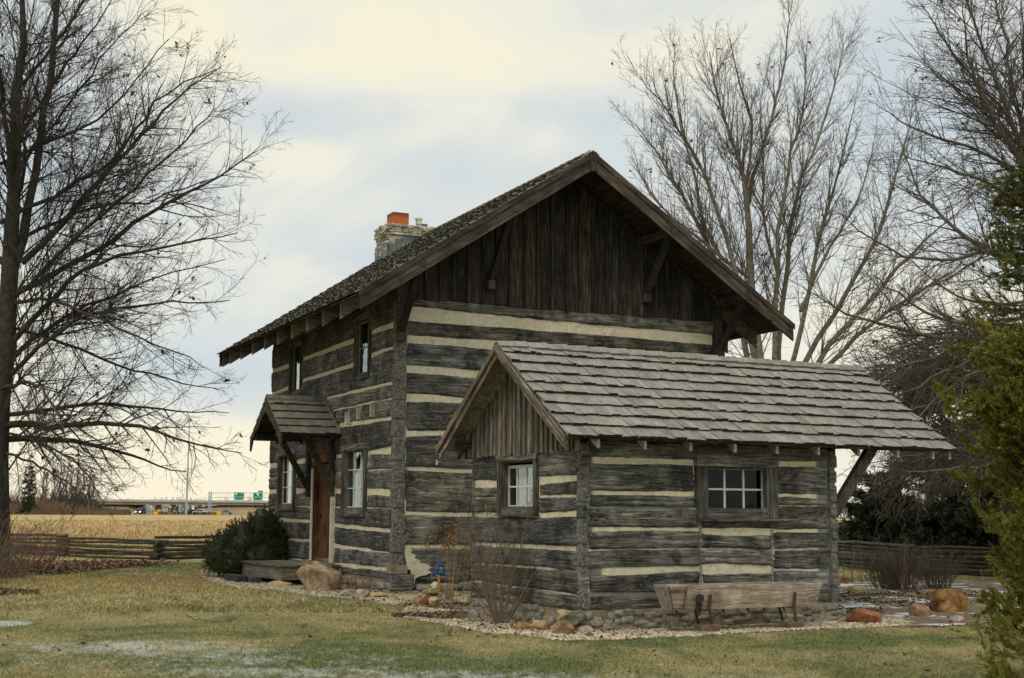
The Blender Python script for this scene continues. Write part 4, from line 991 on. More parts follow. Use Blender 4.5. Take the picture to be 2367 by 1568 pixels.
rock(1357, 1455, 48, 23, 'pink', 'low rosy tan rock behind the small blue stone', group=G2)
rock(1374, 1446, 20, 26, 'pink', 'pale peach wedge shaped rock near the corner', group=G2)
rock(1228, 1458, 18, 11, 'redorange', 'small reddish stone in the gravel between orange and tan rocks', group=G2)
rock(1360, 1467, 24, 15, 'blue', 'small blue stone lying in the gravel', group=G2)
rock(1392, 1443, 36, 17, 'grey', 'pale flat slab against the outbuilding foundation', group=G2)
rock(1997, 1424, 84, 46, 'redorange', 'long red brown boulder right of the outbuilding', name='boulder', ang=.62)
rock(2126, 1410, 54, 38, 'brown', 'grey brown upright rock beside the big orange boulder', name='boulder', ang=.65)
rock(2193, 1388, 94, 66, 'ochre', 'big bright orange boulder on the right', name='boulder', ang=.6)
rock(2102, 1376, 32, 15, 'orange', 'small ochre rock below the bare shrub')
rock(2150, 1367, 28, 12, 'brown', 'flat grey pink rock behind the big orange boulder')
rock(1975, 1361, 48, 16, 'yellow', 'flat yellowish rock beyond the snowy patio')
rock(2213, 1430, 30, 18, 'pink', 'pinkish tan rock under the evergreen sprays')
rock(2041, 1400, 30, 11, 'grey', 'low grey green edging stone left of the others', group='edging stones of the patio')
rock(2064, 1398, 18, 10, 'brown', 'small brown edging stone in the middle of the row', group='edging stones of the patio')
rock(2085, 1398, 20, 11, 'green', 'dark green grey edging stone beside the upright rock', group='edging stones of the patio')
rock(2004, 1405, 26, 9, 'pink', 'flat tan edging stone behind the red brown boulder', group='edging stones of the patio')
rock(1944, 1434, 19, 13, 'pink', 'small peach stone at the left foot of the red brown boulder')
rock(1880, 1424, 36, 28, 'green', 'green grey rock right of the trough block', group='rocks at the right foundation end')
rock(1918, 1420, 52, 34, 'grey', 'broad grey rock under the right corner of the outbuilding', group='rocks at the right foundation end')
rock(1946, 1414, 26, 20, 'grey', 'pale grey rock behind the red brown boulder', group='rocks at the right foundation end')
rock(1790, 1431, 46, 22, 'grey', 'grey stone in shade under the trough', group='rocks at the right foundation end')
rock(1958, 1337, 34, 22, 'ochre', 'orange rock beside the outbuilding, near the split rail fence')
rock(738, 1331, 112, 84, 'boulder', 'large tan boulder beside the wooden platform', name='boulder', seed=8.6, sub=4, ang=.6, depth=.9)
rock(804, 1370, 42, 21, 'grey', 'olive grey rock under the dry grass, right of the tan boulder', group='edging rocks along the house')
rock(836, 1372, 38, 25, 'pink', 'rounded rock with a red top, middle of three edging rocks', group='edging rocks along the house')
rock(876, 1376, 43, 15, 'tan', 'low pale rock, rightmost of three edging rocks', group='edging rocks along the house')
rock(468, 1325, 15, 22, 'tan', 'small upright tan stone at the left foot of the dark bush')
rock(648, 1349, 56, 18, 'tan', 'flat rounded stone carrying the platform corner')
rock(566, 1329, 24, 10, 'tan', 'small stone under the left end of the platform')

# ================================================================== SMALL THINGS
# platform at the door
t = empty('wooden_platform', (HM.o[0], HM.o[1], 0), HM.th, label='low weathered wooden platform in front of the door', cat='platform')
mb = MB(); b = 2.95
for i in range(7):
    a0 = -1.33 + i * .185; mb.box(a0, a0 + .178, b, 6.15, .53, .57)
mb.build('deck_boards', 'deck', t, bevel=.004)
mb = MB(); mb.box(-1.29, -1.24, b + .03, 6.12, .27, .527); mb.box(-.06, -.02, b + .03, 6.12, .27, .527); mb.build('side_beam', 'deck', t, bevel=.004)
mb = MB(); mb.box(-1.238, -.062, b + .03, b + .08, .275, .525); mb.build('end_beam', 'deckX', t, bevel=.004); mb = MB(); mb.box(-1.238, -.062, 6.07, 6.12, .275, .525); mb.build('end_beam', 'deckX', t, bevel=.004)
mb = MB(); mb.box(-.5, -.2, b + .2, b + .5, .1, .275); mb.box(-.5, -.2, 5.6, 5.9, .1, .275); mb.build('support_stone', 'stone_grey', t, bevel=.02)
st = empty('timber_step', (HM.o[0], HM.o[1], 0), HM.th, label='black timber step in front of the platform', cat='step')
mb = MB(); mb.box(-1.78, -1.56, 4.6, 5.75, .13, .30, .4); mb.build('outer_timber', 'blacktimber', st, bevel=.012)
mb = MB(); mb.box(-1.55, -1.33, 4.3, 5.6, .12, .285, .9); mb.build('inner_timber', 'blacktimber', st, bevel=.012)
# trough on iron legs
tb = -.62; TA0 = HS.on(1545, 1380, 'a', tb - .18)[0]; TA1 = HS.on(1900, 1375, 'a', tb - .18)[0]
TZ1 = HS.on(1720, 1352, 'a', tb - .18)[1]; TZ0 = HS.on(1720, 1407, 'a', tb - .18)[1]
tr_ = empty('planter_trough', (HS.o[0], HS.o[1], 0), HS.th, label='long wooden trough on iron legs against the outbuilding wall', cat='trough')
ins = .10; yf, yb = tb - .18, tb + .2; yf2, yb2 = tb - .13, tb + .14
def quadslab(P, d): m = MB(); m.prism(P, d, random.random()); return m
m = MB(); m.prism([(TA0, yf, TZ1), (TA1, yf, TZ1), (TA1 - ins * .6, yf2, TZ0), (TA0 + ins, yf2, TZ0)], (0, .035, 0), .8); m.build('front_board', 'trough', tr_, bevel=.004)
m = MB(); m.prism([(TA0, yb, TZ1 + .01), (TA1, yb, TZ1 + .01), (TA1 - ins * .6, yb2, TZ0), (TA0 + ins, yb2, TZ0)], (0, -.035, 0), .6); m.build('back_board', 'trough', tr_, bevel=.004)
for (xa, xb, dx) in ((TA0 + .0, TA0 + ins, .035), (TA1 - .036, TA1 - ins * .6 - .036, .035)):
    m = MB(); m.prism([(xa + .01, yf + .036, TZ1 - .01), (xa + .01, yb - .036, TZ1 - .01), (xb, yb2 - .036, TZ0), (xb, yf2 + .036, TZ0)], (dx, 0, 0), .7); m.build('end_board', 'trough', tr_)
m = MB(); m.box(TA0 + ins + .03, TA1 - ins, yf2 + .04, yb2 - .04, TZ0 + .005, TZ0 + .03, .3); m.box(TA0 + .08, TA1 - .08, yf + .06, yb - .06, TZ1 - .09, TZ1 - .07, .1); m.build('soil_and_floor', 'mulch', tr_)
wx = lambda px: HS.on(px, 1380, 'a', yf)[0]
m = MB(); x0, x1 = wx(1549), wx(1587); yq = yf - .012
for P in ([(TA0, TZ1), (TA0 + ins, TZ0)], [(x1 - .0, TZ1 - .01), (x1 - .03, TZ0 + .01)], [(TA0 + .03, TZ1 - .05), (x1 - .02, TZ1 - .05)], [(TA0 + ins - .02, TZ0 + .03), (x1 - .03, TZ0 + .03)]):
    m.beam((P[0][0], yq, P[0][1]), (P[1][0], yq + (.045 if P[1][1] < TZ0 + .1 else 0), P[1][1]), .02, .016, up=(0, 1, 0), rnd=.9)
m.build('end_trim', 'footwood', tr_)
for px_ in (1641, 1837):
    x = wx(px_); m = MB(); m.beam((x, yf - .012, TZ1 - .12), (x + .01, yf2 - .016, TZ0 - .0), .05, .012, up=(0, 1, 0)); m.beam((x + .01, yf2 - .012, TZ0 + .01), (x + .085, yf2 + .03, .10), .04, .016, up=(0, 1, 0)); m.beam((x - .03, yb2, TZ0), (x + .03, yb2 + .0, .10), .04, .014, up=(0, 1, 0)); m.beam((x, yf2, TZ0 - .01), (x, yb2, TZ0 - .01), .04, .014)
    m.build('leg', 'rust', tr_)
    m = MB(); m.box(x - .16, x + .14, yf2 - .09, yf2 + .12, -.0, .105, .6, j=.008); m.build('foot_block', 'footwood', tr_, bevel=.01)
x, z = wx(1614), HS.on(1614, 1389, 'a', yf)[1]
m = MB(); m.cyl((x, yf - .02, z + .03), (x, yf - .055, z + .03), .065, n=20); m.beam((x, yf - .035, z), (x + .005, yf2 - .035, z - .16), .09, .03, up=(0, 1, 0)); m.cyl((x + .005, yf2 - .02, z - .16), (x + .005, yf2 - .05, z - .16), .045, n=16); m.build('hanging_iron', 'iron', tr_, bevel=.006)
for px_ in (1572, 1680, 1738, 1775, 1820):
    x = wx(px_); m = MB()
    m.beam((x, yf2 + .06, TZ0 - .0), (x + .02, yf2 + .03, TZ0 - .06), .035, .03); m.beam((x + .02, yf2 + .03, TZ0 - .055), (x - .015, yf2 + .0, TZ0 - .075), .025, .02); m.build('iron_hook', 'rust', tr_)
# post with blue cloth
pt = at(1014, 1345, Ya + .55); mpx = pt.y / FPX
t = empty('marker_post', (pt.x, pt.y, gz(pt.x, pt.y)), label='short yellow wooden post with blue cloth knotted on top', cat='post')
zt = at(1014, 1330, pt.y).z - t.location.z
m = MB(); m.beam((0, 0, -.05), (-.0, 0, zt), .05, .05, up=(0, 1, 0), seg=3, j=.004); m.build('post', 'postwood', t, bevel=.005)
curve = [(-.105, 0, zt - .01), (-.085, -.01, zt + .035), (-.03, -.02, zt + .055), (-.01, -.02, zt + .12), (.0, -.01, zt + .175), (.055, 0, zt + .185), (.085, .01, zt + .12), (.10, .0, zt + .05), (.075, -.01, zt + .005), (.02, -.03, zt + .03)]
def tube_np(pts, r, sides=8):
    """pts (N,n,3), r (N,n) -> verts, quads"""
    pts = np.asarray(pts, float); r = np.asarray(r, float); N, n, _ = pts.shape
    d = np.empty_like(pts); d[:, 1:-1] = pts[:, 2:] - pts[:, :-2]; d[:, 0] = pts[:, 1] - pts[:, 0]; d[:, -1] = pts[:, -1] - pts[:, -2]
    d /= np.linalg.norm(d, axis=2, keepdims=True) + 1e-12
    ref = np.zeros((N, 1, 3)); m0 = np.abs((pts[:, -1] - pts[:, 0])[:, 2]) > .8 * np.linalg.norm(pts[:, -1] - pts[:, 0], axis=1)
    ref[:, 0, 2] = 1; ref[m0, 0] = (0.9, .3, 0); ref = np.broadcast_to(ref, d.shape)
    a = np.cross(d, ref); a /= np.linalg.norm(a, axis=2, keepdims=True) + 1e-9; b = np.cross(d, a)
    th = np.arange(sides) * 2 * PI / sides
    V = pts[:, :, None] + r[:, :, None, None] * (a[:, :, None] * np.cos(th)[None, None, :, None] + b[:, :, None] * np.sin(th)[None, None, :, None])
    idx = np.arange(N * n * sides).reshape(N, n, sides); nx_ = np.roll(idx, -1, axis=2)
    F = np.stack([idx[:, :-1], nx_[:, :-1], nx_[:, 1:], idx[:, 1:]], -1).reshape(-1, 4)
    return V.reshape(-1, 3), F
def tubes(parts, name, mat, parent=None, smooth=True, kind=None):
    Vs, Fs, Rs, o = [], [], [], 0
    for pts, r, sides in parts:
        if not len(pts): continue
        V, F = tube_np(pts, r, sides); Vs.append(V); Fs.append(F + o); o += len(V); Rs.append(np.repeat(rng.random(len(pts)), len(V) // len(pts)))
    ob = mesh_np(name, np.concatenate(Vs), np.concatenate(Fs), mat, parent, np.concatenate(Rs), smooth)
    if kind: ob['kind'] = kind
    return ob
cc = np.array([curve]); 
cc2 = np.stack([np.interp(np.linspace(0, 9, 37), np.arange(10), cc[0, :, i]) for i in range(3)], -1)[None]
tubes([(cc2, np.full((1, 37), .022) + .007 * np.sin(np.arange(37) * 1.3)[None], 8)], 'blue_cloth', 'cloth', t)
# fallen sticks
for pts, nm in (([(640 / 1.0562 * .0 + 277, 1420), (297, 1422), (305, 1428)], 'curved fallen stick on the lawn left of the middle'), ([(310, 1428), (330, 1418), (352, 1412)], 'thin fallen twig on the lawn'), ([(430, 1425), (450, 1436), (470, 1440), (520, 1442), (560, 1428)], 'long dark fallen stick lying on the lawn'), ([(450, 1333), (475, 1334), (490, 1331)], 'short stick lying left of the dark bush')):
    P = np.array([gp(*p) + Vector((0, 0, .03)) for p in pts]); n = len(P); P2 = np.stack([np.interp(np.linspace(0, n - 1, 9), np.arange(n), P[:, i]) for i in range(3)], -1)
    P2 += rng.normal(0, .012, P2.shape); o = tubes([(P2[None], np.linspace(.008, .003, 9)[None], 5)], 'fallen_stick', 'twig'); tag(o, nm, 'stick')

# ================================================================== VEGETATION
def unit(v): return v / (np.linalg.norm(v, axis=-1, keepdims=True) + 1e-9)
def spawn(P, R, dens, lf, ang, nseg=4, up=0., wob=.12, tmin=.15, rf=.55, rend=.004, lmin=.12, pw=.6, ajit=.25, rmax=9):
    N, n, _ = P.shape; seg = np.linalg.norm(P[:, 1:] - P[:, :-1], axis=2); Lp = seg.sum(1)
    K = np.maximum(0, np.round(Lp * dens * rng.uniform(.8, 1.2, N))).astype(int); pi = np.repeat(np.arange(N), K); m = len(pi)
    if not m: return np.zeros((0, nseg + 1, 3)), np.zeros((0, nseg + 1))
    t = rng.uniform(tmin, 1, m); f = t * (n - 1); i0 = np.minimum(f.astype(int), n - 2); fr = (f - i0)[:, None]
    pos = P[pi, i0] * (1 - fr) + P[pi, i0 + 1] * fr; T = unit(P[pi, i0 + 1] - P[pi, i0]); r0 = (R[pi, i0] * (1 - fr[:, 0]) + R[pi, i0 + 1] * fr[:, 0])
    q = rng.normal(size=(m, 3)); q = unit(q - T * (q * T).sum(1, keepdims=True)); a = (ang * rng.uniform(1 - ajit, 1 + ajit, m))[:, None]
    d = unit(T * np.cos(a) + q * np.sin(a)); Ln = np.maximum(lmin, lf * Lp[pi] * (1 - pw * t) * rng.uniform(.55, 1.25, m))
    r = np.minimum(np.maximum(r0 * rf, rend), rmax); pts = [pos]; p = pos
    for s in range(nseg):
        d = unit(d + rng.normal(0, wob, (m, 3)) + np.array([0, 0, up])); p = p + d * (Ln / nseg)[:, None]; pts.append(p)
    Q = np.stack(pts, 1); RR = r[:, None] + (rend - r[:, None]) * np.linspace(0, 1, nseg + 1)[None] ** .8
    return Q, RR
def limb(pxs, Y0, dy, r0, r1, n=14, wob=.03, pw_=1.):
    m = Y0 / FPX; k_ = len(pxs); A = np.array([at(x, y, Y0 + dy * (i / (k_ - 1)) ** 1.2)[:] for i, (x, y) in enumerate(pxs)])
    tt = np.linspace(0, k_ - 1, n); P = np.stack([np.interp(tt, np.arange(k_), A[:, i]) for i in range(3)], -1)
    for _ in range(2): P[1:-1] = (P[:-2] + 2 * P[1:-1] + P[2:]) / 4
    L_ = np.linalg.norm(P[-1] - P[0]); P[1:-1] += rng.normal(0, wob * L_ / 8, (n - 2, 3))
    return P, (r1 + (r0 - r1) * (1 - np.linspace(0, 1, n)) ** pw_) * m
def add_leaves_to(P, count, size, name, mat, parent):
    i = rng.integers(0, len(P), count); j = rng.integers(1, P.shape[1], count); c = P[i, j] + rng.normal(0, .03, (count, 3))
    c = np.repeat(c, 3, axis=0) + rng.normal(0, .035, (count * 3, 3))
    return leaves(c[:, 0], c[:, 1], c[:, 2], size, name, mat, None, parent, flat=1., aspect=.6)
def bare_tree(name, label, base, limbs, levels, trunk_sides=10, mt='bark', mtw='twig', nleaf=0, extra=None, group=None, cat='tree', lsize=.1):
    """limbs: list of (P,R). levels: list of spawn kwargs."""
    t = empty(name, base, label=label, cat=cat, group=group); o = np.array(base)
    P = np.stack([l_[0] for l_ in limbs]) - o; R = np.stack([l_[1] for l_ in limbs])
    tubes([(P[:1], R[:1], 14)], 'trunk', mt, t)
    parts = [(P[1:], R[1:], 8)]; src = [(P, R)]; tw = []
    p, r = P, R; allp = []
    for li, kw in enumerate(levels):
        kw = dict(kw); both = kw.pop('both', False)
        if both: 
            pass
        p, r = spawn(p, r, **kw); (parts if li == 0 else tw).append((p, r, 5 if li == 0 else 3)); last = p
        if li == 0 and extra: pass
    tubes(parts, 'branches', mt, t)
    tubes(tw, 'twigs', mtw, t, smooth=False)
    if nleaf: add_leaves_to(last, nleaf, lsize, 'dead_leaves', 'deadleaf', t)
    return t

# -- big pin oak at the left edge
Yo = 31.0
ol = [([(-10, 1345), (-7, 1150), (0, 980), (10, 820), (20, 650), (28, 500), (34, 350), (40, 200), (46, 60), (52, -80), (56, -220)], 0, 33, 3),
      ([(26, 640), (75, 420), (105, 250), (130, 80), (140, -60), (150, -200)], 1.5, 20, 6), ([(36, 500), (10, 300), (-5, 120), (-20, -60)], -2, 14, 4),
      ([(0, 515), (140, 444), (262, 380), (304, 313), (340, 250), (420, 190), (500, 160)], -1.5, 10, 1.6),
      ([(50, 608), (169, 486), (275, 368), (351, 292), (414, 207), (510, 155)], 2, 14, 1.8),
      ([(30, 680), (203, 600), (317, 507), (423, 456), (528, 393), (600, 340)], .5, 14, 1.5),
      ([(30, 790), (110, 700), (170, 640), (237, 592), (380, 575), (465, 555), (550, 538)], -1.5, 13, 1.5),
      ([(10, 850), (90, 770), (180, 715), (250, 690), (350, 640), (520, 600)], 2.5, 11, 1.5),
      ([(10, 880), (120, 770), (220, 722), (300, 705), (420, 700), (530, 695)], -2.5, 11, 1.5),
      ([(0, 960), (100, 950), (230, 925), (330, 940), (420, 952), (530, 955)], 3, 10, 1.5),
      ([(-4, 985), (80, 978), (160, 985), (260, 972), (350, 985), (440, 1030), (560, 1048)], -1.5, 16, 1.5),
      ([(-6, 1010), (60, 1014), (150, 1018), (220, 1024), (290, 1050), (360, 1078), (430, 1090)], .8, 15, 1.5),
      ([(-5, 1040), (60, 1060), (120, 1090), (180, 1130), (240, 1178)], -2.5, 6, 1.2), ([(10, 1000), (110, 1030), (180, 1065), (215, 1120), (245, 1172)], -3.5, 6, 1.2),
      ([(45, 400), (110, 300), (180, 220), (240, 120), (330, 30)], 2, 8, 1.6), ([(55, 300), (130, 180), (200, 90), (270, -20)], -2, 8, 1.6), ([(50, 200), (160, 60), (230, -60), (300, -150)], 0, 8, 1.6),
      ([(10, 700), (140, 590), (250, 480), (330, 420), (460, 300), (495, 250)], -3, 10, 1.5), ([(30, 560), (110, 520), (230, 470), (330, 470), (440, 430), (540, 400)], 3.2, 9, 1.4),
      ([(0, 380), (100, 330), (200, 300), (280, 230), (360, 120), (390, 90)], 3, 8, 1.4), ([(20, 620), (-120, 480), (-260, 380), (-400, 300)], 1, 14, 2), ([(10, 800), (-160, 720), (-320, 680), (-480, 640)], -1, 14, 2), ([(0, 980), (-150, 960), (-300, 980), (-450, 1020)], 1, 14, 2),
      ([(0, 900), (60, 880), (100, 900), (140, 960), (150, 1010)], -5, 9, 2), ([(40, 450), (60, 380), (50, 280), (90, 180)], -5, 9, 2), ([(20, 700), (80, 690), (160, 700), (260, 760), (380, 800), (470, 850)], -3.4, 9, 1.4),
      ([(40, 760), (120, 780), (240, 830), (340, 870), (440, 890), (520, 905)], 2, 8, 1.3)]
limbs = [limb(p, Yo, dy, a * (.95 if i == 0 else .56), b * .6, 14, .02 if i == 0 else .035) for i, (p, dy, a, b) in enumerate(ol)]
b_ = gp(-14, 1345)
bare_tree('oak_tree', 'large bare oak with drooping lower limbs at the left edge', (at(-14, 1345, Yo).x, Yo, .15), limbs,
          [dict(dens=4.6, lf=.36, ang=.72, nseg=6, up=.03, wob=.10, tmin=.08, rf=.5, rend=.0045, pw=.6, rmax=.024),
           dict(dens=5.6, lf=.46, ang=.7, nseg=4, up=.01, wob=.13, tmin=.1, rf=.55, rend=.003, lmin=.25),
           dict(dens=6.6, lf=.5, ang=.65, nseg=3, up=0., wob=.14, tmin=.1, rf=.7, rend=.0027, lmin=.18)], mt='barkdark', mtw='twig_left', nleaf=260, lsize=.11)

# -- maple behind the house
Ym = 40.
mlm = [([(1778, 1330), (1775, 1100), (1768, 900), (1745, 740), (1730, 620), (1724, 520), (1728, 453), (1722, 400), (1700, 345), (1673, 300), (1662, 217), (1640, 120)], 0, 26, 2),
       ([(1760, 1000), (1735, 850), (1700, 700), (1640, 568), (1579, 453), (1540, 385), (1490, 320), (1468, 285)], 2, 17, 1.2),
       ([(1750, 900), (1735, 760), (1688, 568), (1637, 417), (1601, 344), (1557, 279), (1521, 225), (1480, 175)], -2, 15, 1.2),
       ([(1730, 640), (1660, 600), (1619, 507), (1604, 398), (1561, 254), (1554, 163), (1554, 94)], 3, 11, 1.1), ([(1724, 470), (1745, 400), (1760, 344), (1789, 254), (1818, 145), (1825, 36), (1822, 0)], 1, 12, 1.2),
       ([(1724, 440), (1742, 290), (1706, 181), (1688, 90)], -3, 8, 1.1), ([(1785, 1000), (1790, 800), (1800, 568), (1807, 427), (1840, 308), (1869, 217), (1862, 127)], -1.5, 15, 1.2),
       ([(1790, 1000), (1800, 800), (1825, 568), (1833, 435), (1898, 326), (1941, 163), (1950, 100)], 2.5, 16, 1.2), ([(1800, 950), (1850, 780), (1887, 568), (1923, 453), (1949, 362), (1978, 235)], -2.5, 14, 1.2),
       ([(1810, 1000), (1850, 835), (1950, 700), (2030, 560), (2065, 440), (2100, 300), (2110, 240)], 1, 16, 1.2), ([(1815, 1050), (1870, 850), (1960, 750), (2080, 620), (2150, 540), (2240, 470)], -1, 17, 1.3),
       ([(1815, 1080), (1890, 850), (1990, 770), (2090, 690), (2180, 650), (2270, 560)], 2, 15, 1.3), ([(1740, 700), (1650, 600), (1570, 525), (1505, 450), (1475, 395)], -1, 9, 1), ([(1700, 620), (1600, 540), (1520, 475), (1480, 410), (1465, 345)], 1.5, 8, 1),
       ([(1850, 720), (1900, 600), (1980, 480), (2010, 380), (2030, 300)], 3, 10, 1), ([(1800, 640), (1760, 500), (1770, 380), (1750, 250), (1780, 130)], 2.5, 9, 1)]
limbs = [limb(p, Ym, dy, a * .5, b * .6, 14, .012 if i == 0 else .022) for i, (p, dy, a, b) in enumerate(mlm)]
bare_tree('maple_tree', 'tall bare many stemmed maple rising behind the house roof', (at(1778, 1330, Ym).x, Ym, .15), limbs,
          [dict(dens=4.2, lf=.27, ang=.50, nseg=6, up=.10, wob=.08, tmin=.2, rf=.45, rend=.004, pw=.6, rmax=.022),
           dict(dens=5.4, lf=.46, ang=.68, nseg=4, up=.06, wob=.13, tmin=.12, rf=.55, rend=.0034, lmin=.22),
           dict(dens=4.6, lf=.5, ang=.65, nseg=3, up=.03, wob=.15, tmin=.1, rf=.7, rend=.0027, lmin=.16)], mt='palebark', nleaf=60, lsize=.11)

# -- right pin oak, trunk beyond the frame
Yr = 27.
rl = [([(2520, 1390), (2500, 1100), (2480, 800), (2440, 560), (2390, 400), (2336, 284), (2290, 150), (2235, 20), (2200, -100)], 0, 40, 4),
      ([(2480, 620), (2420, 440), (2367, 402), (2269, 347), (2142, 309), (2083, 284), (2030, 245)], 1, 14, 1.4), ([(2440, 500), (2367, 368), (2294, 284), (2250, 180), (2230, 80), (2225, 0)], -1.5, 14, 1.6),
      ([(2480, 700), (2380, 620), (2269, 580), (2226, 538), (2163, 495), (2116, 445), (2108, 390), (2074, 305)], 2, 15, 1.5), ([(2460, 640), (2340, 560), (2269, 578), (2206, 614), (2100, 597), (2049, 571), (1973, 525), (1930, 487)], -1, 12, 1.4),
      ([(2480, 740), (2420, 700), (2367, 690), (2311, 715), (2226, 698), (2142, 643), (2083, 580)], 1.5, 12, 1.4), ([(2490, 780), (2367, 753), (2226, 749), (2142, 732), (2057, 664), (2015, 635)], -2, 14, 1.4),
      ([(2480, 800), (2269, 779), (2142, 783), (2057, 749), (1973, 741), (1888, 686), (1850, 656)], .5, 13, 1.3), ([(2400, 420), (2340, 250), (2330, 120), (2300, 0), (2290, -80)], 2, 13, 2),
      ([(2440, 500), (2380, 300), (2367, 150), (2360, 0)], -2, 13, 2), ([(2360, 340), (2260, 250), (2170, 170), (2120, 140)], 1.5, 8, 1.2), ([(2330, 270), (2230, 160), (2160, 60), (2130, 10)], -1.5, 8, 1.2),
      ([(2450, 520), (2320, 440), (2226, 400), (2140, 380), (2060, 350)], -3, 10, 1.3), ([(2480, 820), (2320, 810), (2200, 812), (2080, 850), (2000, 890)], -1, 12, 1.3), ([(2490, 840), (2330, 850), (2200, 865), (2100, 900), (2010, 960)], 2, 12, 1.3),
      ([(2490, 860), (2330, 900), (2200, 920), (2090, 950), (2010, 1000)], -.5, 11, 1.3), ([(2490, 900), (2330, 960), (2210, 985), (2100, 1010), (2000, 1050)], 1.5, 11, 1.3), ([(2495, 950), (2330, 1020), (2210, 1040), (2100, 1055), (1990, 1075)], 0, 10, 1.3),
      ([(2495, 980), (2340, 1060), (2240, 1085), (2130, 1090), (2040, 1080)], -1.5, 10, 1.2), ([(2480, 700), (2560, 560), (2660, 450)], 0, 14, 2), ([(2480, 860), (2600, 800), (2720, 780)], 1, 14, 2), ([(2360, 340), (2420, 180), (2460, 40)], 1, 12, 2),
      ([(2480, 790), (2330, 830), (2210, 880), (2130, 950), (2080, 1030)], -2, 10, 1.2), ([(2480, 830), (2350, 800), (2250, 830), (2160, 870), (2060, 920)], -1.5, 10, 1.2), ([(2480, 750), (2360, 720), (2220, 800), (2120, 830), (2040, 800)], 2.5, 9, 1.2)]
limbs = [limb(p, Yr, dy, a * (.9 if i == 0 else .5), b * .6, 14, .015 if i == 0 else .035, 2.4 if i == 0 else 1.) for i, (p, dy, a, b) in enumerate(rl)]
bare_tree('oak_tree', 'bare oak whose limbs reach in from beyond the right edge', (at(2520, 1390, Yr).x, Yr, .15), limbs,
          [dict(dens=6.0, lf=.34, ang=.75, nseg=6, up=.02, wob=.10, tmin=.15, rf=.5, rend=.0038, pw=.6, rmax=.022),
           dict(dens=5.2, lf=.44, ang=.7, nseg=4, up=.0, wob=.13, tmin=.12, rf=.6, rend=.0032, lmin=.2),
           dict(dens=6.5, lf=.5, ang=.65, nseg=3, up=0., wob=.14, tmin=.1, rf=.7, rend=.0026, lmin=.14)], mt='bark', mtw='twig', nleaf=110, lsize=.09)
# -- drooping thicket tree in front of the dark cedars (grey tangle)
Yt = 30.
tl_ = [([(2385, 1310), (2380, 1200), (2370, 1080), (2350, 950), (2320, 850), (2290, 780)], 0, 12, 2)]
for i in range(42):
    y0 = random.uniform(790, 1130); s = -1; x0 = 2375 - (1200 - y0) * .18
    ln = random.uniform(180, 360) * (1.06 - max(0, 900 - y0) / 500); tl_.append(([(x0, y0), (x0 + s * ln * .4, y0 - 35), (x0 + s * ln * .75, y0 - 30 + random.uniform(-10, 30)), (x0 + s * ln, y0 + random.uniform(-10, 60))], random.uniform(-2, 2), 5, 1.))
limbs = [limb(p, Yt, dy, a, b, 12, .03) for p, dy, a, b in tl_]
bare_tree('tangled_tree', 'grey tangled bare tree in front of the dark cedars', (at(2385, 1310, Yt).x, Yt, .15), limbs,
          [dict(dens=6.5, lf=.36, ang=.75, nseg=5, up=-.03, wob=.16, tmin=.2, rf=.6, rend=.0048, pw=.3),
           dict(dens=9, lf=.45, ang=.7, nseg=4, up=-.02, wob=.2, tmin=.12, rf=.7, rend=.004, lmin=.18)], mt='twig_grey', mtw='twig_grey', nleaf=45, lsize=.1)

# -- evergreens
def needles(P, R, per_m, ln, wd, ang=.7, spread=1.):
    N, n, _ = P.shape; Lp = np.linalg.norm(P[:, 1:] - P[:, :-1], axis=2).sum(1); K = np.maximum(2, (Lp * per_m).astype(int)); pi = np.repeat(np.arange(N), K); m = len(pi)
    f = rng.random(m) * (n - 1); i0 = np.minimum(f.astype(int), n - 2); fr = (f - i0)[:, None]; pos = P[pi, i0] * (1 - fr) + P[pi, i0 + 1] * fr
    T = unit(P[pi, i0 + 1] - P[pi, i0]); q = rng.normal(size=(m, 3)); q = unit(q - T * (q * T).sum(1, keepdims=True)); a = (ang * rng.uniform(.6, 1.4, m))[:, None]
    d = T * np.cos(a) + q * np.sin(a); e = unit(np.cross(d, rng.normal(size=(m, 3)))); L_ = (ln * rng.uniform(.6, 1.3, m))[:, None]; w = wd
    V = np.stack([pos, pos + d * L_ * .5 + e * w, pos + d * L_, pos + d * L_ * .5 - e * w], 1)
    rr = np.clip(.5 * rng.random(m) + .5 * rng.random(len(P))[pi], 0, 1)
    return V.reshape(-1, 3), np.arange(4 * m).reshape(m, 4), np.repeat(rr, 4)
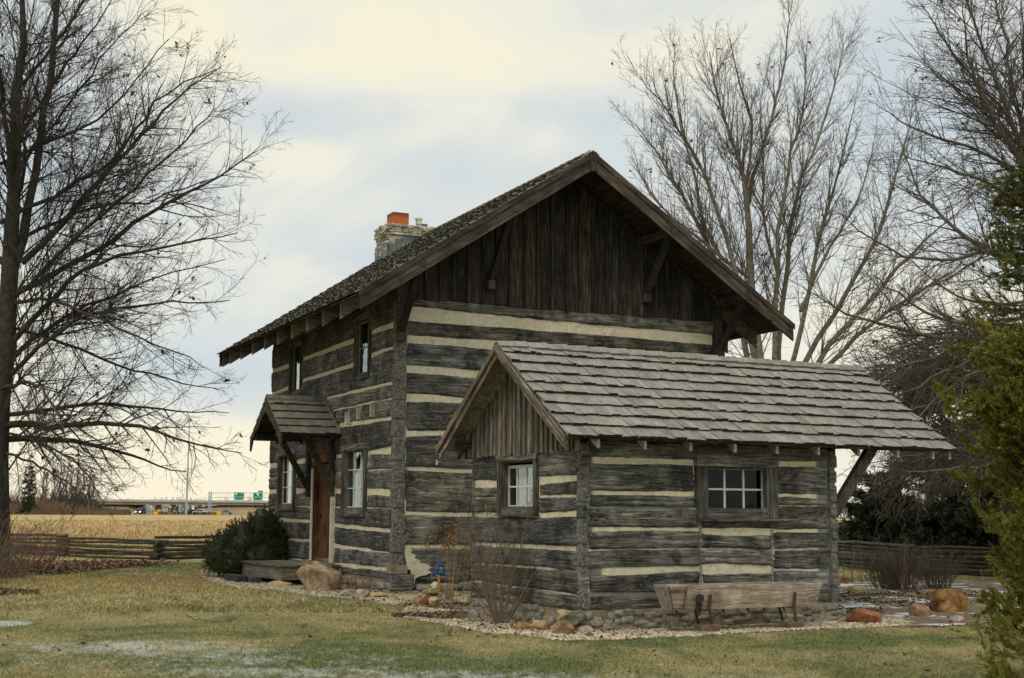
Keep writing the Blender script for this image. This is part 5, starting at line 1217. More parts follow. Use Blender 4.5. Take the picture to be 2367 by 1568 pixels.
def conifer(name, label, base, H, r0, prof, nb, lv, nd, mat, upb=.2, droop=-.03, group=None, bark='bark', th=1., brmat='twig_tan', zmin=.06):
    t = empty(name, base, label=label, cat='evergreen', group=group)
    zz = np.linspace(0, H, 12); P = np.stack([np.zeros(12), np.zeros(12), zz], -1)[None]; P[:, :, :2] += rng.normal(0, H * .004, (1, 12, 2)); R = np.linspace(r0, .01, 12)[None]
    tubes([(P, R, 10)], 'trunk', bark, t)
    h = (zmin + (1 - zmin) * rng.random(nb) ** 1.05) * H; az = rng.uniform(0, 6.283, nb); L_ = np.array([prof(x / H) for x in h]) * rng.uniform(.72, 1.12, nb) * H
    d = np.stack([np.cos(az), np.sin(az), np.full(nb, upb)], -1); d = unit(d); p = np.stack([np.zeros(nb), np.zeros(nb), h], -1); pts = [p]
    for s in range(7): d = unit(d + rng.normal(0, .05, (nb, 3)) + np.array([0, 0, droop if s < 4 else -droop * 1.5])); p = p + d * (L_ / 7)[:, None]; pts.append(p)
    P = np.stack(pts, 1); R = np.linspace(1, .25, 8)[None] * (.006 + .010 * L_[:, None]) * th
    parts = [(P, R, 5)]; p, r = P, R
    for kw in lv: p, r = spawn(p, r, **kw); parts.append((p, r, 3))
    tubes(parts, 'branches', brmat, t, smooth=False)
    Vs, Fs, Rs, o = [], [], [], 0
    for (p, r, _), k_ in zip(parts, nd):
        if k_ is None: continue
        V, F, rr = needles(p, r, *k_); Vs.append(V); Fs.append(F + o); Rs.append(rr); o += len(V)
    mesh_np('foliage', np.concatenate(Vs), np.concatenate(Fs), mat, t, np.concatenate(Rs))
    return t
# yellow green juniper near the right edge
Yj = 11.5; jb = at(2455, 1560, Yj)
conifer('juniper_tree', 'tall yellow green juniper filling the right edge, middle part', (jb.x, Yj, 0), 3.0, .07, lambda q: (.215 if q < .5 else .29 * (1 - .12 * q)) + .035 * math.sin(q * 19), 200,
        [dict(dens=11, lf=.42, ang=.6, nseg=4, up=.08, wob=.1, tmin=.2, rf=.5, rend=.0022, pw=.5), dict(dens=14, lf=.5, ang=.55, nseg=3, up=.08, wob=.1, tmin=.1, rf=.7, rend=.0016, lmin=.06)],
        [(150, .042, .0055, .6), (300, .038, .0055, .6), (560, .036, .0052, .6)], 'needle', upb=.5, droop=0.02, zmin=.1)
# taller spruce behind it with star shaped twig ends
Ysp = 13.; sb_ = at(2415, 1480, Ysp)
conifer('spruce_tree', 'dark green spruce with spiky twig ends, upper right edge', (sb_.x, Ysp, 0), 5.0, .09, lambda q: (.10 if q < .56 else .27 * (1.17 - q)) + .012 * math.sin(q * 40), 330,
        [dict(dens=8, lf=.34, ang=.7, nseg=4, up=.02, wob=.08, tmin=.2, rf=.5, rend=.003, pw=.5), dict(dens=8, lf=.5, ang=.6, nseg=3, up=.02, wob=.08, tmin=.1, rf=.7, rend=.0025, lmin=.08)],
        [(260, .034, .0042, .8), (340, .034, .0042, .8), (500, .032, .004, .8)], 'needle_blue', upb=.12, droop=-.02, zmin=.25, brmat='twig')
# low sprays close to the camera
Yl = 7.6; lb = at(2440, 1600, Yl)
t = conifer('pine_shrub', 'near soft green evergreen shrub at the lower right corner', (lb.x, Yl, 0), .88, .03, lambda q: .62 - .2 * q, 60,
        [dict(dens=11, lf=.4, ang=.55, nseg=4, up=.05, wob=.08, tmin=.3, rf=.5, rend=.002, pw=.5), dict(dens=14, lf=.5, ang=.5, nseg=3, up=.03, wob=.08, tmin=.1, rf=.7, rend=.0015, lmin=.06)],
        [(200, .04, .0028, .5), (300, .04, .0028, .5), (420, .036, .0026, .5)], 'needle', upb=.45, droop=-.05, zmin=.15)
# dark cedars behind the right fence
for i, (x, y, Y, H, wd, lab) in enumerate(((2150, 1300, 42, 5.6, .36, 'dark cedar behind the right fence, centre of the dark group'), (2290, 1310, 41, 4.6, .46, 'dark cedar behind the right fence, beside the yellow green juniper'), (2030, 1295, 43, 2.7, .62, 'low spreading dark cedar seen under the outbuilding brace'), (2400, 1310, 40, 5.2, .4, 'dark cedar hidden mostly behind the right edge juniper'))):
    b_ = at(x, y, Y)
    conifer('cedar_tree', lab, (b_.x, Y, .15), H, .12, lambda q, wd=wd: wd * (1 - q * .75), 150, [dict(dens=4.5, lf=.4, ang=.7, nseg=4, up=.03, wob=.1, tmin=.2, rf=.5, rend=.006, pw=.5), dict(dens=5, lf=.5, ang=.6, nseg=3, up=.03, wob=.1, tmin=.1, rf=.7, rend=.004, lmin=.15)],
            [(60, .16, .02, .7), (80, .15, .02, .7), (110, .14, .018, .7)], 'darkneedle', upb=.25, zmin=.02, group='dark cedars behind the right fence', brmat='twig')
# dark yew bush at the door, several lobes
def bush(label, base, lobes, size, mat, per=900, seed=3):
    t = empty('yew_bush', base, label=label, cat='bush'); Vi = MB(); Vs, Fs, Rs, Ps, o_ = [], [], [], [], 0
    for li, (c, r3) in enumerate(lobes):
        c = np.array(c) - np.array(base); sd = seed + li * 5
        def lump(d): return 1 + .14 * nz(d[0] * 1.8 + sd, d[1] * 1.8, d[2] * 1.8) + .13 * nz(d[0] * 5 + sd, d[1] * 5, d[2] * 5) + .06 * nz(d[0] * 12 + sd, d[1] * 12, d[2] * 12)
        bm = bmesh.new(); bmesh.ops.create_icosphere(bm, subdivisions=3, radius=1); vs = []
        for v in bm.verts:
            d = v.co.normalized(); k_ = lump(d) * .78; vs.append((c[0] + d.x * r3[0] * k_, c[1] + d.y * r3[1] * k_, max(c[2] + d.z * r3[2] * k_, .02)))
        Vi.add(vs, [tuple(v.index for v in f.verts) for f in bm.faces], .1); bm.free()
        N = int(1.3 * per * (r3[0] * r3[2] + .1)); d = unit(rng.normal(size=(N, 3))); k_ = np.array([lump(q) for q in d]); s_ = np.array(r3)
        p0 = c + d * s_ * (k_ * .74)[:, None]; out = unit(d + np.array([0, 0, .5]) + rng.normal(0, .28, (N, 3))); ln = rng.uniform(.08, .22, N)[:, None]
        P = np.stack([p0, p0 + out * ln * .5, p0 + out * ln], 1); P = P[P[:, 2, 2] > .03]; Ps.append(P)
        V, F, rr = needles(P, None, 105, size, .0075, .75); Vs.append(V); Fs.append(F + o_); Rs.append(rr); o_ += len(V)
    Vi.build('inner_foliage', mat, t, True); P = np.concatenate(Ps); tubes([(P, np.full(P.shape[:2], .003), 3)], 'twigs', 'twig', t, smooth=False)
    mesh_np('leaves', np.concatenate(Vs), np.concatenate(Fs), mat, t, np.concatenate(Rs))
    return t
def yl(px, py, rx, rz, Y=31.6, ry=.8): c = at(px, py, Y); m_ = Y / FPX; return (c.x, c.y, c.z), (rx * m_, ry, rz * m_)
c0 = at(566, 1300, 31.6)
bush('dense dark green yew bush left of the entrance', (c0.x, c0.y, .15), [yl(606, 1240, 56, 68), yl(566, 1262, 62, 66, 31.3), yl(516, 1282, 50, 52, 31.5), yl(600, 1290, 66, 50, 31.2), yl(545, 1296, 56, 42, 31.0), yl(640, 1270, 34, 56, 31.9, .6)], .045, 'yew')
# bare shrubs
def shrub(name, label, base, n, H, spread, levels, mt, r0=.008, lean=.35, group=None, arch=0., nseg=7):
    t = empty(name, base, label=label, cat='shrub', group=group)
    az = rng.uniform(0, 6.283, n); tl2 = rng.uniform(.1, 1, n) * lean; d = unit(np.stack([np.cos(az) * tl2, np.sin(az) * tl2, np.ones(n)], -1)); p = np.stack([np.cos(az) * spread * rng.random(n), np.sin(az) * spread * rng.random(n), np.zeros(n) - .02], -1)
    L_ = H * rng.uniform(.6, 1.08, n); pts = [p]
    for s in range(nseg): d = unit(d + rng.normal(0, .07, (n, 3)) + np.array([0, 0, -arch * s])); p = p + d * (L_ / nseg)[:, None]; pts.append(p)
    P = np.stack(pts, 1); R = np.linspace(1, .3, nseg + 1)[None] * r0 * rng.uniform(.7, 1.2, (n, 1)); parts = [(P, R, 6)]; q, r = P, R
    for kw in levels: q, r = spawn(q, r, **kw); parts.append((q, r, 3))
    tubes(parts[:1], 'stems', mt, t); 
    if len(parts) > 1: tubes(parts[1:], 'twigs', mt, t, smooth=False)
    return t, P
hb = gp(1156, 1444)
shrub('bare_shrub', 'bare upright hydrangea shrub in front of the outbuilding side wall', hb, 26, 1.85, .08, [dict(dens=6.5, lf=.40, ang=.5, nseg=4, up=.07, wob=.1, tmin=.25, rf=.55, rend=.0024), dict(dens=8, lf=.45, ang=.6, nseg=3, up=.05, wob=.14, tmin=.2, rf=.6, rend=.0018, lmin=.07)], 'twig_shrub', .0095, .85)
sb2 = at(1050, 1412, Ya + .45); sb2.z = .02
t, P = shrub('dry_flower_stalks', 'dry flower stalks with orange brown seed heads by the house corner', sb2, 20, 1.30, .34, [dict(dens=2, lf=.2, ang=.5, nseg=3, up=.03, wob=.1, tmin=.55, rf=.5, rend=.0015)], 'stalk', .0042, .20)
ends = P[:, -1] - np.array([.1, 0, 0]); k_ = 8; c = np.repeat(P[:9, -1], 60, 0) + rng.normal(0, 1, (540, 3)) * np.array([.05, .04, .075])
leaves(c[:, 0], c[:, 1], c[:, 2], .035, 'seed_heads', 'flower', 'stuff', t, flat=1, aspect=.8)
sb3 = gp(800, 1372); sb3.x += .15
shrub('dry_grass_clump', 'rusty brown dry grass clump beside the tan boulder', sb3, 90, .62, .3, [], 'twig_red', .004, 1.5, arch=.03)
sb4 = gp(1120, 1440); shrub('dry_grass_clump', 'fine brown dry stems left of the hydrangea base', sb4, 60, .42, .22, [], 'twig_tan', .003, 1.7, arch=.05)
for (x, y, H, n, lab, g) in ((2085, 1366, 1.05, 110, 'dense purple brown bare shrub beyond the patio', 'bare shrubs beyond the patio'), (2165, 1362, .85, 90, 'lower purple brown bare shrub behind the big orange boulder', 'bare shrubs beyond the patio'), (2045, 1362, .75, 60, 'small bare shrub at the left of the purple brown ones', 'bare shrubs beyond the patio')):
    q = gp(x, y); shrub('bare_shrub', lab, q, n, H, .3, [dict(dens=7, lf=.4, ang=.5, nseg=3, up=.05, wob=.14, tmin=.2, rf=.6, rend=.004)], 'twig_purple', .006, .75, g)
q = gp(2094, 1372); shrub('dry_stalks', 'thin orange brown upright stalks in front of the bare shrub', q, 7, 1.1, .12, [], 'twig_red', .006, .06)
for x in (1960, 1978, 1995, 2010): pass
q = gp(1985, 1350); shrub('dry_stalks', 'tall straw coloured stalks before the right fence', q, 16, 1.2, .6, [dict(dens=2, lf=.15, ang=.4, nseg=2, tmin=.5, rend=.003)], 'twig_tan', .006, .08)
for (x, y, H, n, mt, lab, ln) in ((25, 1338, 1.25, 60, 'twig_red', 'red brown bare brambles at the foot of the oak', .9), (70, 1322, 1.1, 50, 'twig_red', 'reddish bare brambles right of the oak trunk', 1.0), (120, 1300, 1.35, 30, 'twig_red', 'arching purple canes in front of the left fence', 1.1), (-30, 1350, 1.4, 60, 'twig_grey', 'grey brown bare brush at the left edge', .8)):
    q = gp(x, y); shrub('bramble_shrub', lab, q, n, H * 1.25, .45, [dict(dens=3.2, lf=.35, ang=.6, nseg=4, up=0., wob=.14, tmin=.2, rf=.6, rend=.004)], mt, .008, ln, 'brambles at the left edge', arch=.045)
for (x, y, lab) in ((15, 1478 - 50, 'thin bare sapling stem near the left snow patch'), (32, 1410, 'second thin sapling left, above the leaf pile')):
    q = gp(x, y); shrub('sapling', lab, q, 2, .45, .02, [], 'twig', .005, .1)

# ================================================================== FENCES
def rail_fence(nodes, label, H=.74, nr=6, seed=1):
    R_ = random.Random(seed); t = empty('split_rail_fence', nodes[0], label=label, cat='fence'); o = nodes[0]
    for i in range(len(nodes) - 1):
        a, b = nodes[i] - o, nodes[i + 1] - o; d = (b - a).normalized()
        for j in range(nr):
            z = .05 + (H - .06) * (j + (.45 if i % 2 else 0)) / (nr - .3)
            p = a - d * R_.uniform(.15, .38) + Vector((0, 0, z + R_.uniform(-.03, .03))); q = b + d * R_.uniform(.15, .38) + Vector((0, 0, z + R_.uniform(-.04, .04)))
            n = 12; m = MB(); vs = []; fs = []; side = Vector((-d.y, d.x, 0)); ns = 6; sd = R_.random() * 90; w = R_.uniform(.045, .075); ph = R_.random() * 6
            for k_ in range(n + 1):
                c = p.lerp(q, k_ / n) + Vector((0, 0, nz(k_ * .35, sd) * .035)) + side * nz(k_ * .3, sd, 5) * .04
                for e in range(ns):
                    an = ph + e * 2 * PI / ns; rr = w * (1 + .35 * nz(e * 1.7, sd, k_ * .15)); vs.append(c + side * math.cos(an) * rr * 1.1 + Vector((0, 0, math.sin(an) * rr * .85)))
            for k_ in range(n):
                for e in range(ns): fs.append((k_ * ns + e, k_ * ns + (e + 1) % ns, (k_ + 1) * ns + (e + 1) % ns, (k_ + 1) * ns + e))
            fs += [tuple(range(ns))[::-1], tuple(n * ns + e for e in range(ns))]
            m.add(vs, fs, R_.random()); m.build('rail', 'rail', t)
    return t
def node(px, py): return gp(px, py)
rail_fence([node(-90, 1292), node(20, 1283), node(146, 1290), node(369, 1298), node(585, 1291), node(800, 1299)], 'grey green zigzag split rail fence before the cornfield, left side', seed=2)
rail_fence([node(1800, 1300), node(1925, 1311), node(2112, 1330), node(2420, 1343)], 'dark weathered split rail fence in front of the cedars, right side', .80, 7, seed=4)

# ================================================================== FAR THINGS
ZF = 1.304
def fbox(m, p0, p1, Y, d, rnd=.5):
    a, b = at(*p0, Y), at(*p1, Y); m.box(min(a.x, b.x), max(a.x, b.x), Y, Y + d, min(a.z, b.z), max(a.z, b.z), rnd)
YB = 520.
br = empty('highway_bridge', (0, YB, 0), label='long pale concrete highway overpass in the distance', cat='bridge')
def shift(o, p): o.parent = p; o.location = (-p.location.x, -p.location.y, -p.location.z); return o
m = MB(); a, b = at(150, 1153.6, YB), at(760, 1159, YB); c, d = at(150, 1159, YB), at(760, 1164, YB); m.prism([a, b, d, c], (0, 14, 0), .5); shift(m.build('parapet', 'concrete'), br)
m = MB(); a, b = at(150, 1159.4, YB + .6), at(760, 1164.4, YB + .6); c, d = at(150, 1165.6, YB + .6), at(760, 1169.6, YB + .6); m.prism([a, b, d, c], (0, 12.5, 0), .5); shift(m.build('girder', 'concrete_d'), br)
for x0, x1 in ((375, 388),): m = MB(); fbox(m, (x0, 1166), (x1, 1190), YB + 1, 8); fbox(m, (x0 - 1, 1166), (x1 + 4, 1171), YB + .5, 10); shift(m.build('pier', 'concrete'), br)
for x0, x1 in ((315, 326), (362, 367), (566, 580)): m = MB(); fbox(m, (x0, 1165), (x1, 1190), YB + 9, 8); shift(m.build('pier', 'concrete'), br)
def hill(name, prof, Y, depth, mat):
    m = MB(); P = [at(x, y, Y) for x, y in prof]; lo = [Vector((p.x, p.y, ZF - .3)) for p in P]; n = len(P)
    for i in range(n - 1): m.add([lo[i] - Vector((0, 12, 0)), lo[i + 1] - Vector((0, 12, 0)), P[i + 1], P[i], P[i + 1] + Vector((0, depth, 0)), P[i] + Vector((0, depth, 0))], [(0, 1, 2, 3), (3, 2, 4, 5)])
    return tag(m.build(name, mat), kind='structure')
hill('embankment', [(120, 1168), (250, 1166), (300, 1167), (325, 1176), (345, 1190)], YB + 4, 20, 'bank')
hill('embankment', [(415, 1190), (440, 1180), (480, 1170), (530, 1167), (700, 1167), (800, 1170)], YB + 4, 20, 'bank')
m = MB(); P = [Vector((-330, 330, ZF)), Vector((150, 330, ZF)), Vector((150, 480, ZF)), Vector((-330, 480, ZF))]; m.add([p + Vector((0, 0, .05)) for p in P], [(0, 1, 2, 3)]); tag(m.build('highway', 'asphalt'), kind='structure')
# sign gantry
YG = 390.; g0 = at(486, 1190, YG)
gn = empty('sign_gantry', (g0.x, YG, ZF), label='steel highway gantry carrying the green direction signs', cat='gantry')
m = MB()
for px_ in (483.5, 488.5, 690): a, b = at(px_, 1137, YG), at(px_, 1190, YG); m.cyl((a.x, YG, ZF), (a.x, YG, a.z), .18)
for i in range(9): y = 1140 + i * 6; a, b = at(483.5, y, YG), at(488.5, y + (5 if i % 2 else 0), YG); m.beam(a, b, .08, .08)
shift(m.build('post', 'steel'), gn)
m = MB()
for y, dd in ((1139.5, 0), (1150.5, 0), (1139.5, 1.5), (1150.5, 1.5)): a, b = at(486, y, YG), at(692, y + .5, YG); m.beam(a + Vector((0, dd, 0)), b + Vector((0, dd, 0)), .12, .12)
for i in range(24): x = 486 + i * 8.6; a, b = at(x, 1139.5, YG), at(x + 8.6, 1150.5, YG); (m.beam(a, b, .06, .06) if i % 2 else m.beam(at(x, 1150.5, YG), at(x + 8.6, 1139.5, YG), .06, .06))
shift(m.build('truss', 'steel'), gn)
def textpart(s, cpx, cpy, size_px, parent, Y, mat='signwhite'):
    cu = bpy.data.curves.new('lettering', 'FONT'); cu.body = s; cu.align_x = 'CENTER'; cu.align_y = 'CENTER'; cu.size = size_px * Y / FPX; cu.extrude = .01; cu.materials.append(M[mat])
    o0 = bpy.data.objects.new('lettering', cu); me = bpy.data.meshes.new_from_object(o0); bpy.data.objects.remove(o0); me.name = 'lettering'; o = bpy.data.objects.new('lettering', me); COL.objects.link(o); p = at(cpx, cpy, Y); o.parent = parent; o.location = p - parent.location; o.rotation_euler = (PI / 2, 0, 0); return o
def road_sign(label, x0, x1, y0, y1, Y, texts, tab=None, arrows=(), shield=None, bd=.5):
    c = at((x0 + x1) / 2, y1, Y); t = empty('road_sign', (c.x, Y, c.z), label=label, cat='road sign')
    m = MB(); fbox(m, (x0, y0), (x1, y1), Y, .1); 
    if tab: fbox(m, tab[:2], tab[2:], Y, .1)
    shift(m.build('panel', 'signgreen'), t)
    m = MB(); 
    for q in (((x0 - bd, y0 - bd), (x1 + bd, y0)), ((x0 - bd, y1), (x1 + bd, y1 + bd)), ((x0 - bd, y0), (x0, y1)), ((x1, y0), (x1 + bd, y1))): fbox(m, *q, Y - .02, .1)
    shift(m.build('border', 'signwhite'), t)
    if shield:
        m = MB(); x, y, r = shield; P = [at(x + dx * r, y + dy * r, Y - .06) for dx, dy in ((-1, -1), (-.5, -.85), (0, -1.05), (.5, -.85), (1, -1), (1, .2), (.6, .75), (0, 1.1), (-.6, .75), (-1, .2))]; m.prism(P, (0, .03, 0)); shift(m.build('route_shield', 'signwhite'), t)
    if arrows:
        m = MB()
        for kind, x, y in arrows:
            if kind == 'down': P = [(-1.6, -.4), (-.5, -.4), (-.5, -1.4), (.5, -1.4), (.5, -.4), (1.6, -.4), (0, 1.2)]
            else: P = [(1.9, -1.9), (.3, -1.5), (.8, -1.), (-1.4, 1.2), (-.9, 1.7), (1.3, -.5), (1.7, -.1)]
            m.prism([at(x + dx, y + dy, Y - .06) for dx, dy in P], (0, .03, 0))
        shift(m.build('arrow', 'signwhite'), t)
    for s, x, y, sz in texts: textpart(s, x, y, sz, t, Y - .06)
    return t
road_sign('left green highway sign reading North, South Bend with two down arrows', 541.3, 564, 1138.5, 1156, YG - .6, [('NORTH', 558.5, 1140.9, 3.0), ('South Bend', 552.6, 1149.3, 4.3)], None, [('down', 543.4, 1154), ('down', 562, 1154)], (546.2, 1142.3, 2.6))
road_sign('right green highway sign with exit tab and two slanted arrows', 585.5, 606.9, 1139.2, 1156.8, YG - .6, [('Plymouth', 596.3, 1149, 4.0), ('EXIT', 599.2, 1136.6, 2.6)], (595.9, 1134.5, 607.5, 1138.5), [('up', 588.5, 1153.4), ('up', 603.5, 1153.4)], (596.3, 1143, 2.9))
road_sign('tiny green sign under the overpass, beside the mast', 415.5, 424.5, 1174, 1181, 420, [('EXIT', 420, 1177.5, 3)], bd=.3)
for (x, y, w, h, lab) in ((349.7, 1172, 3.5, 5, 'small white road sign left under the overpass'), (393.2, 1172, 5.5, 3.4, 'small wide white road sign right of the bridge pier'), (446, 1175, 6, 6, 'pale square sign right of the tall mast')):
    Y = 470; c = at(x, y, Y); t = empty('small_sign', (c.x, Y, ZF), label=lab, cat='road sign'); m = MB(); fbox(m, (x - w / 2, y - h / 2), (x + w / 2, y + h / 2), Y, .1); shift(m.build('panel', 'signwhite'), t); m = MB(); fbox(m, (x - .3, y), (x + .3, 1190), Y + .15, .15); shift(m.build('post', 'steel'), t)
# high mast light
YM = 330.; a = at(430.3, 1190, YM); t = empty('light_mast', (a.x, YM, ZF), label='very tall thin steel light mast before the overpass', cat='light mast')
m = MB(); zt = at(430, 970, YM).z; m.cyl((0, 0, 0), (0, 0, (zt - ZF)), .27, .10, 12); m.build('pole', 'steel', t)
m = MB(); m.cyl((0, 0, zt - ZF - .5), (0, 0, zt - ZF + .1), .5, .6, 12); m.build('lamp_ring', 'steel', t)
# cars
def car(label, px, Y, paint, yaw, lights=False, van=False):
    p = at(px, 1186, Y); t = empty('car', (p.x, Y, ZF + .06), yaw, label=label, cat='car', group='cars on the distant highway')
    S = [(-2.2, .35), (-2.15, .75), (-1.3, .92), (-.75, 1.4 if not van else 1.75), (.75 if not van else 1.9, 1.42 if not van else 1.78), (1.35 if not van else 2.1, .95), (2.1, .85), (2.2, .4), (1.9, .28), (-1.9, .28)]
    m = MB(); m.prism([(x, -.85, z) for x, z in S], (0, 1.7, 0)); m.build('body', 'car_' + paint, t, bevel=.08)
    m = MB(); m.prism([(x, -.87, z) for x, z in [(-1.15, .95), (-.7, 1.32 if not van else 1.65), (.68, 1.34 if not van else 1.67), (1.15, .97)]], (0, 1.74, 0)); m.prism([(-1.32, y, z) for y, z in ((-.7, .96), (.7, .96))] + [(-.86, .6, 1.34), (-.86, -.6, 1.34)], (-.03, 0, .03)); m.build('windows', 'black', t)
    for x in (-1.35, 1.35):
        for y in (-.86, .86): m = MB(); m.cyl((x, y - .1, .32), (x, y + .1, .32), .33, n=14); m.build('wheel', 'black', t)
    if lights:
        for y in (-.6, .6): m = MB(); m.cyl((-2.16, y, .66), (-2.26, y, .64), .16); m.build('headlight', 'headlight', t)
    return t
car('far car with lit headlights left of the others, below the embankment', 289, 400, 'darkcar', PI / 2 - .15, True)
car('far dark sport utility vehicle with headlights coming under the overpass', 325, 380, 'darkcar', PI / 2 - .1, True, True)
car('far light silver sedan right of the tall mast', 462, 385, 'silver', .1)
car('small dark far car just behind the silver sedan', 446, 400, 'darkcar', .1)
car('far bluish car right of the orange barrier', 522, 430, 'bluecar', .15)
car('far white van between the overpass pillars', 328, 480, 'whitecar', PI / 2, False, True)
for x0, x1, y0, y1, lab in ((486.5, 511.5, 1183.5, 1190, 'longest orange yellow road barrier right of the gantry post'), (355, 371, 1183.5, 1187.5, 'orange yellow road barrier left of the bridge pier'), (388, 402, 1183.5, 1187.5, 'orange yellow road barrier right of the bridge pier')):
    Y = 370; a, b = at(x0, y1, Y), at(x1, y0, Y); t = empty('road_barrier', ((a.x + b.x) / 2, Y, ZF), label=lab, cat='barrier', group='orange road barriers'); w = (b.x - a.x) / 2; h = b.z - ZF
    m = MB(); m.prism([(-w, -.3, 0), (-w, .3, 0), (-w, .12, h), (-w, -.12, h)], (2 * w, 0, 0)); m.build('barrier_body', 'barrier', t, bevel=.03)
a = at(368, 1176, 440); t = empty('traffic_barrel', (a.x, 440, ZF), label='orange traffic drum left of the bridge pier', cat='barrel'); m = MB(); m.cyl((0, 0, 0), (0, 0, 1.6), .7, .5); m.build('drum', 'barrier', t)
post0 = None
for i in range(44):
    x = 366 + i * 3.1; p = at(x, 1189, 345)
    if post0 is None:
        m = MB(); m.box(-.11, .11, -.08, .08, 0, .75, .5); post0 = m.build('roadside_post', 'black'); o = post0
    else: o = post0.copy(); COL.objects.link(o)
    o.location = (p.x, 345, ZF); tag(o, 'short dark roadside post in the row before the highway', 'post', 'row of short roadside posts')
m = MB(); a, b = at(362, 1186.5, 346), at(505, 1186.5, 346); 
t = empty('far_house', (at(340.7, 1180, 500).x, 500, ZF), label='tiny grey gabled building seen under the overpass', cat='building'); w = 4.5 * 500 / FPX
m = MB(); m.box(-w, w, 0, 8, 0, 1.3); m.build('wall', 'farroof', t); m = MB(); m.prism([(-w * 1.1, -.2, 1.3), (w * 1.1, -.2, 1.3), (0, -.2, at(340, 1170.5, 500).z - ZF)], (0, 8.4, 0)); m.build('roof', 'farroof', t)
# far trees
def far_tree(px, base, top, Y, label, group, spread=.35, mt='twig_purple', n=9, dens=1., thick=1., cat='tree'):
    b, tp = at(px, base, Y), at(px, top, Y); H = tp.z - ZF; o = Vector((b.x, Y, gz(b.x, Y)))
    t = empty('bare_tree', o, label=label, cat=cat, group=group)
    zz = np.linspace(0, H * .8, 9); P = np.stack([rng.normal(0, H * .008, 9), rng.normal(0, H * .008, 9), zz], -1)[None]; R = np.linspace(H * .017, H * .004, 9)[None] * thick
    tubes([(P, R, 6)], 'trunk', mt, t)
    p, r = spawn(P, R, n * dens * 1.6 / H, .5, spread * 1.5, 6, .08, .08, .12, .5, H * .0022, pw=.75); p2, r2 = spawn(p, r, 18 / H * dens, .45, .6, 4, .05, .12, .1, .6, H * .0017); p3, r3 = spawn(p2, r2, 34 / H * dens, .5, .65, 3, .03, .13, .1, .7, H * .0013)
    tubes([(p, r, 4), (p2, r2, 3), (p3, r3, 3)], 'crown', mt, t, smooth=False); return t
FT = [(40, 1092, 'first'), (78, 1075, ''), (96, 1060, ''), (104, 1068, ''), (122, 1062, ''), (136, 1050, ''), (152, 1045, ''), (163, 1052, ''), (176, 1050, ''), (192, 1062, ''), (204, 1058, ''), (214, 1075, '')]
for i, (x, y, _) in enumerate(FT): far_tree(x, 1189, y, 205 + (i * 37) % 40, 'slender bare tree in the row at the far edge of the cornfield', 'bare trees at the cornfield edge', .3, 'twig_grey' if i % 3 else 'twig_purple', dens=1.4, thick=1.2)
for x, y in ((345, 1144), (360, 1146), (372, 1141), (384, 1140), (397, 1143), (410, 1142), (424, 1144), (440, 1142), (452, 1146), (462, 1149)): far_tree(x, 1190, y, 650, 'rounded bare tree beyond the overpass', 'bare trees beyond the overpass', .6, 'twig_purple', 12, 1.2, 2.)
cb = at(63, 1189, 190)
conifer('far_spruce', 'narrow dark spruce at the far cornfield edge', (cb.x, 190, gz(0, 190)), 8.6, .16, lambda q: .16 * (1.02 - q), 130, [dict(dens=2.2, lf=.4, ang=.7, nseg=3, up=0, wob=.1, tmin=.2, rend=.03)], [(14, .5, .07, .7), (16, .45, .07, .7)], 'darkneedle', upb=.1, zmin=.05)
def thicket(x0, x1, Y, H, n, name, mat):
    a, b = at(x0, 1189, Y).x, at(x1, 1189, Y).x; x = rng.uniform(a, b, n); y = Y + rng.uniform(0, 12, n); h = H * (1 + .25 * np.sin(x * .5) + .2 * np.sin(x * 1.7)) * rng.uniform(.5, 1.15, n); h *= np.clip((b - x) / (b - a) * 5, .5, 1)
    p = np.stack([x, y, gz_np(y)], -1); d = unit(np.stack([rng.normal(0, .22, n), rng.normal(0, .22, n), np.ones(n)], -1)); P = np.stack([p, p + d * (h / 2)[:, None], p + unit(d + rng.normal(0, .15, (n, 3))) * h[:, None]], 1)
    R = np.full((n, 3), .035) * np.array([1.2, .9, .5]); q, r = spawn(P, R, 2.2, .4, .5, 2, .05, .1, .15, .7, .02)
    return tubes([(P, R, 3), (q, r, 3)], name, mat, None, False, 'stuff')
thicket(-120, 256, 215, 2.6, 2600, 'brushwood', 'twig_purple'); thicket(-120, 245, 207, 1.7, 1600, 'brushwood', 'twig_tan')
thicket(-400, 1000, 700, 6, 2400, 'far_woods', 'twig_purple'); thicket(300, 1400, 640, 5, 1200, 'far_woods', 'twig_purple')
thicket(1500, 3200, 330, 5., 3000, 'far_woods', 'twig_purple'); thicket(1880, 2600, 90, .9, 1200, 'brushwood', 'twig_tan')

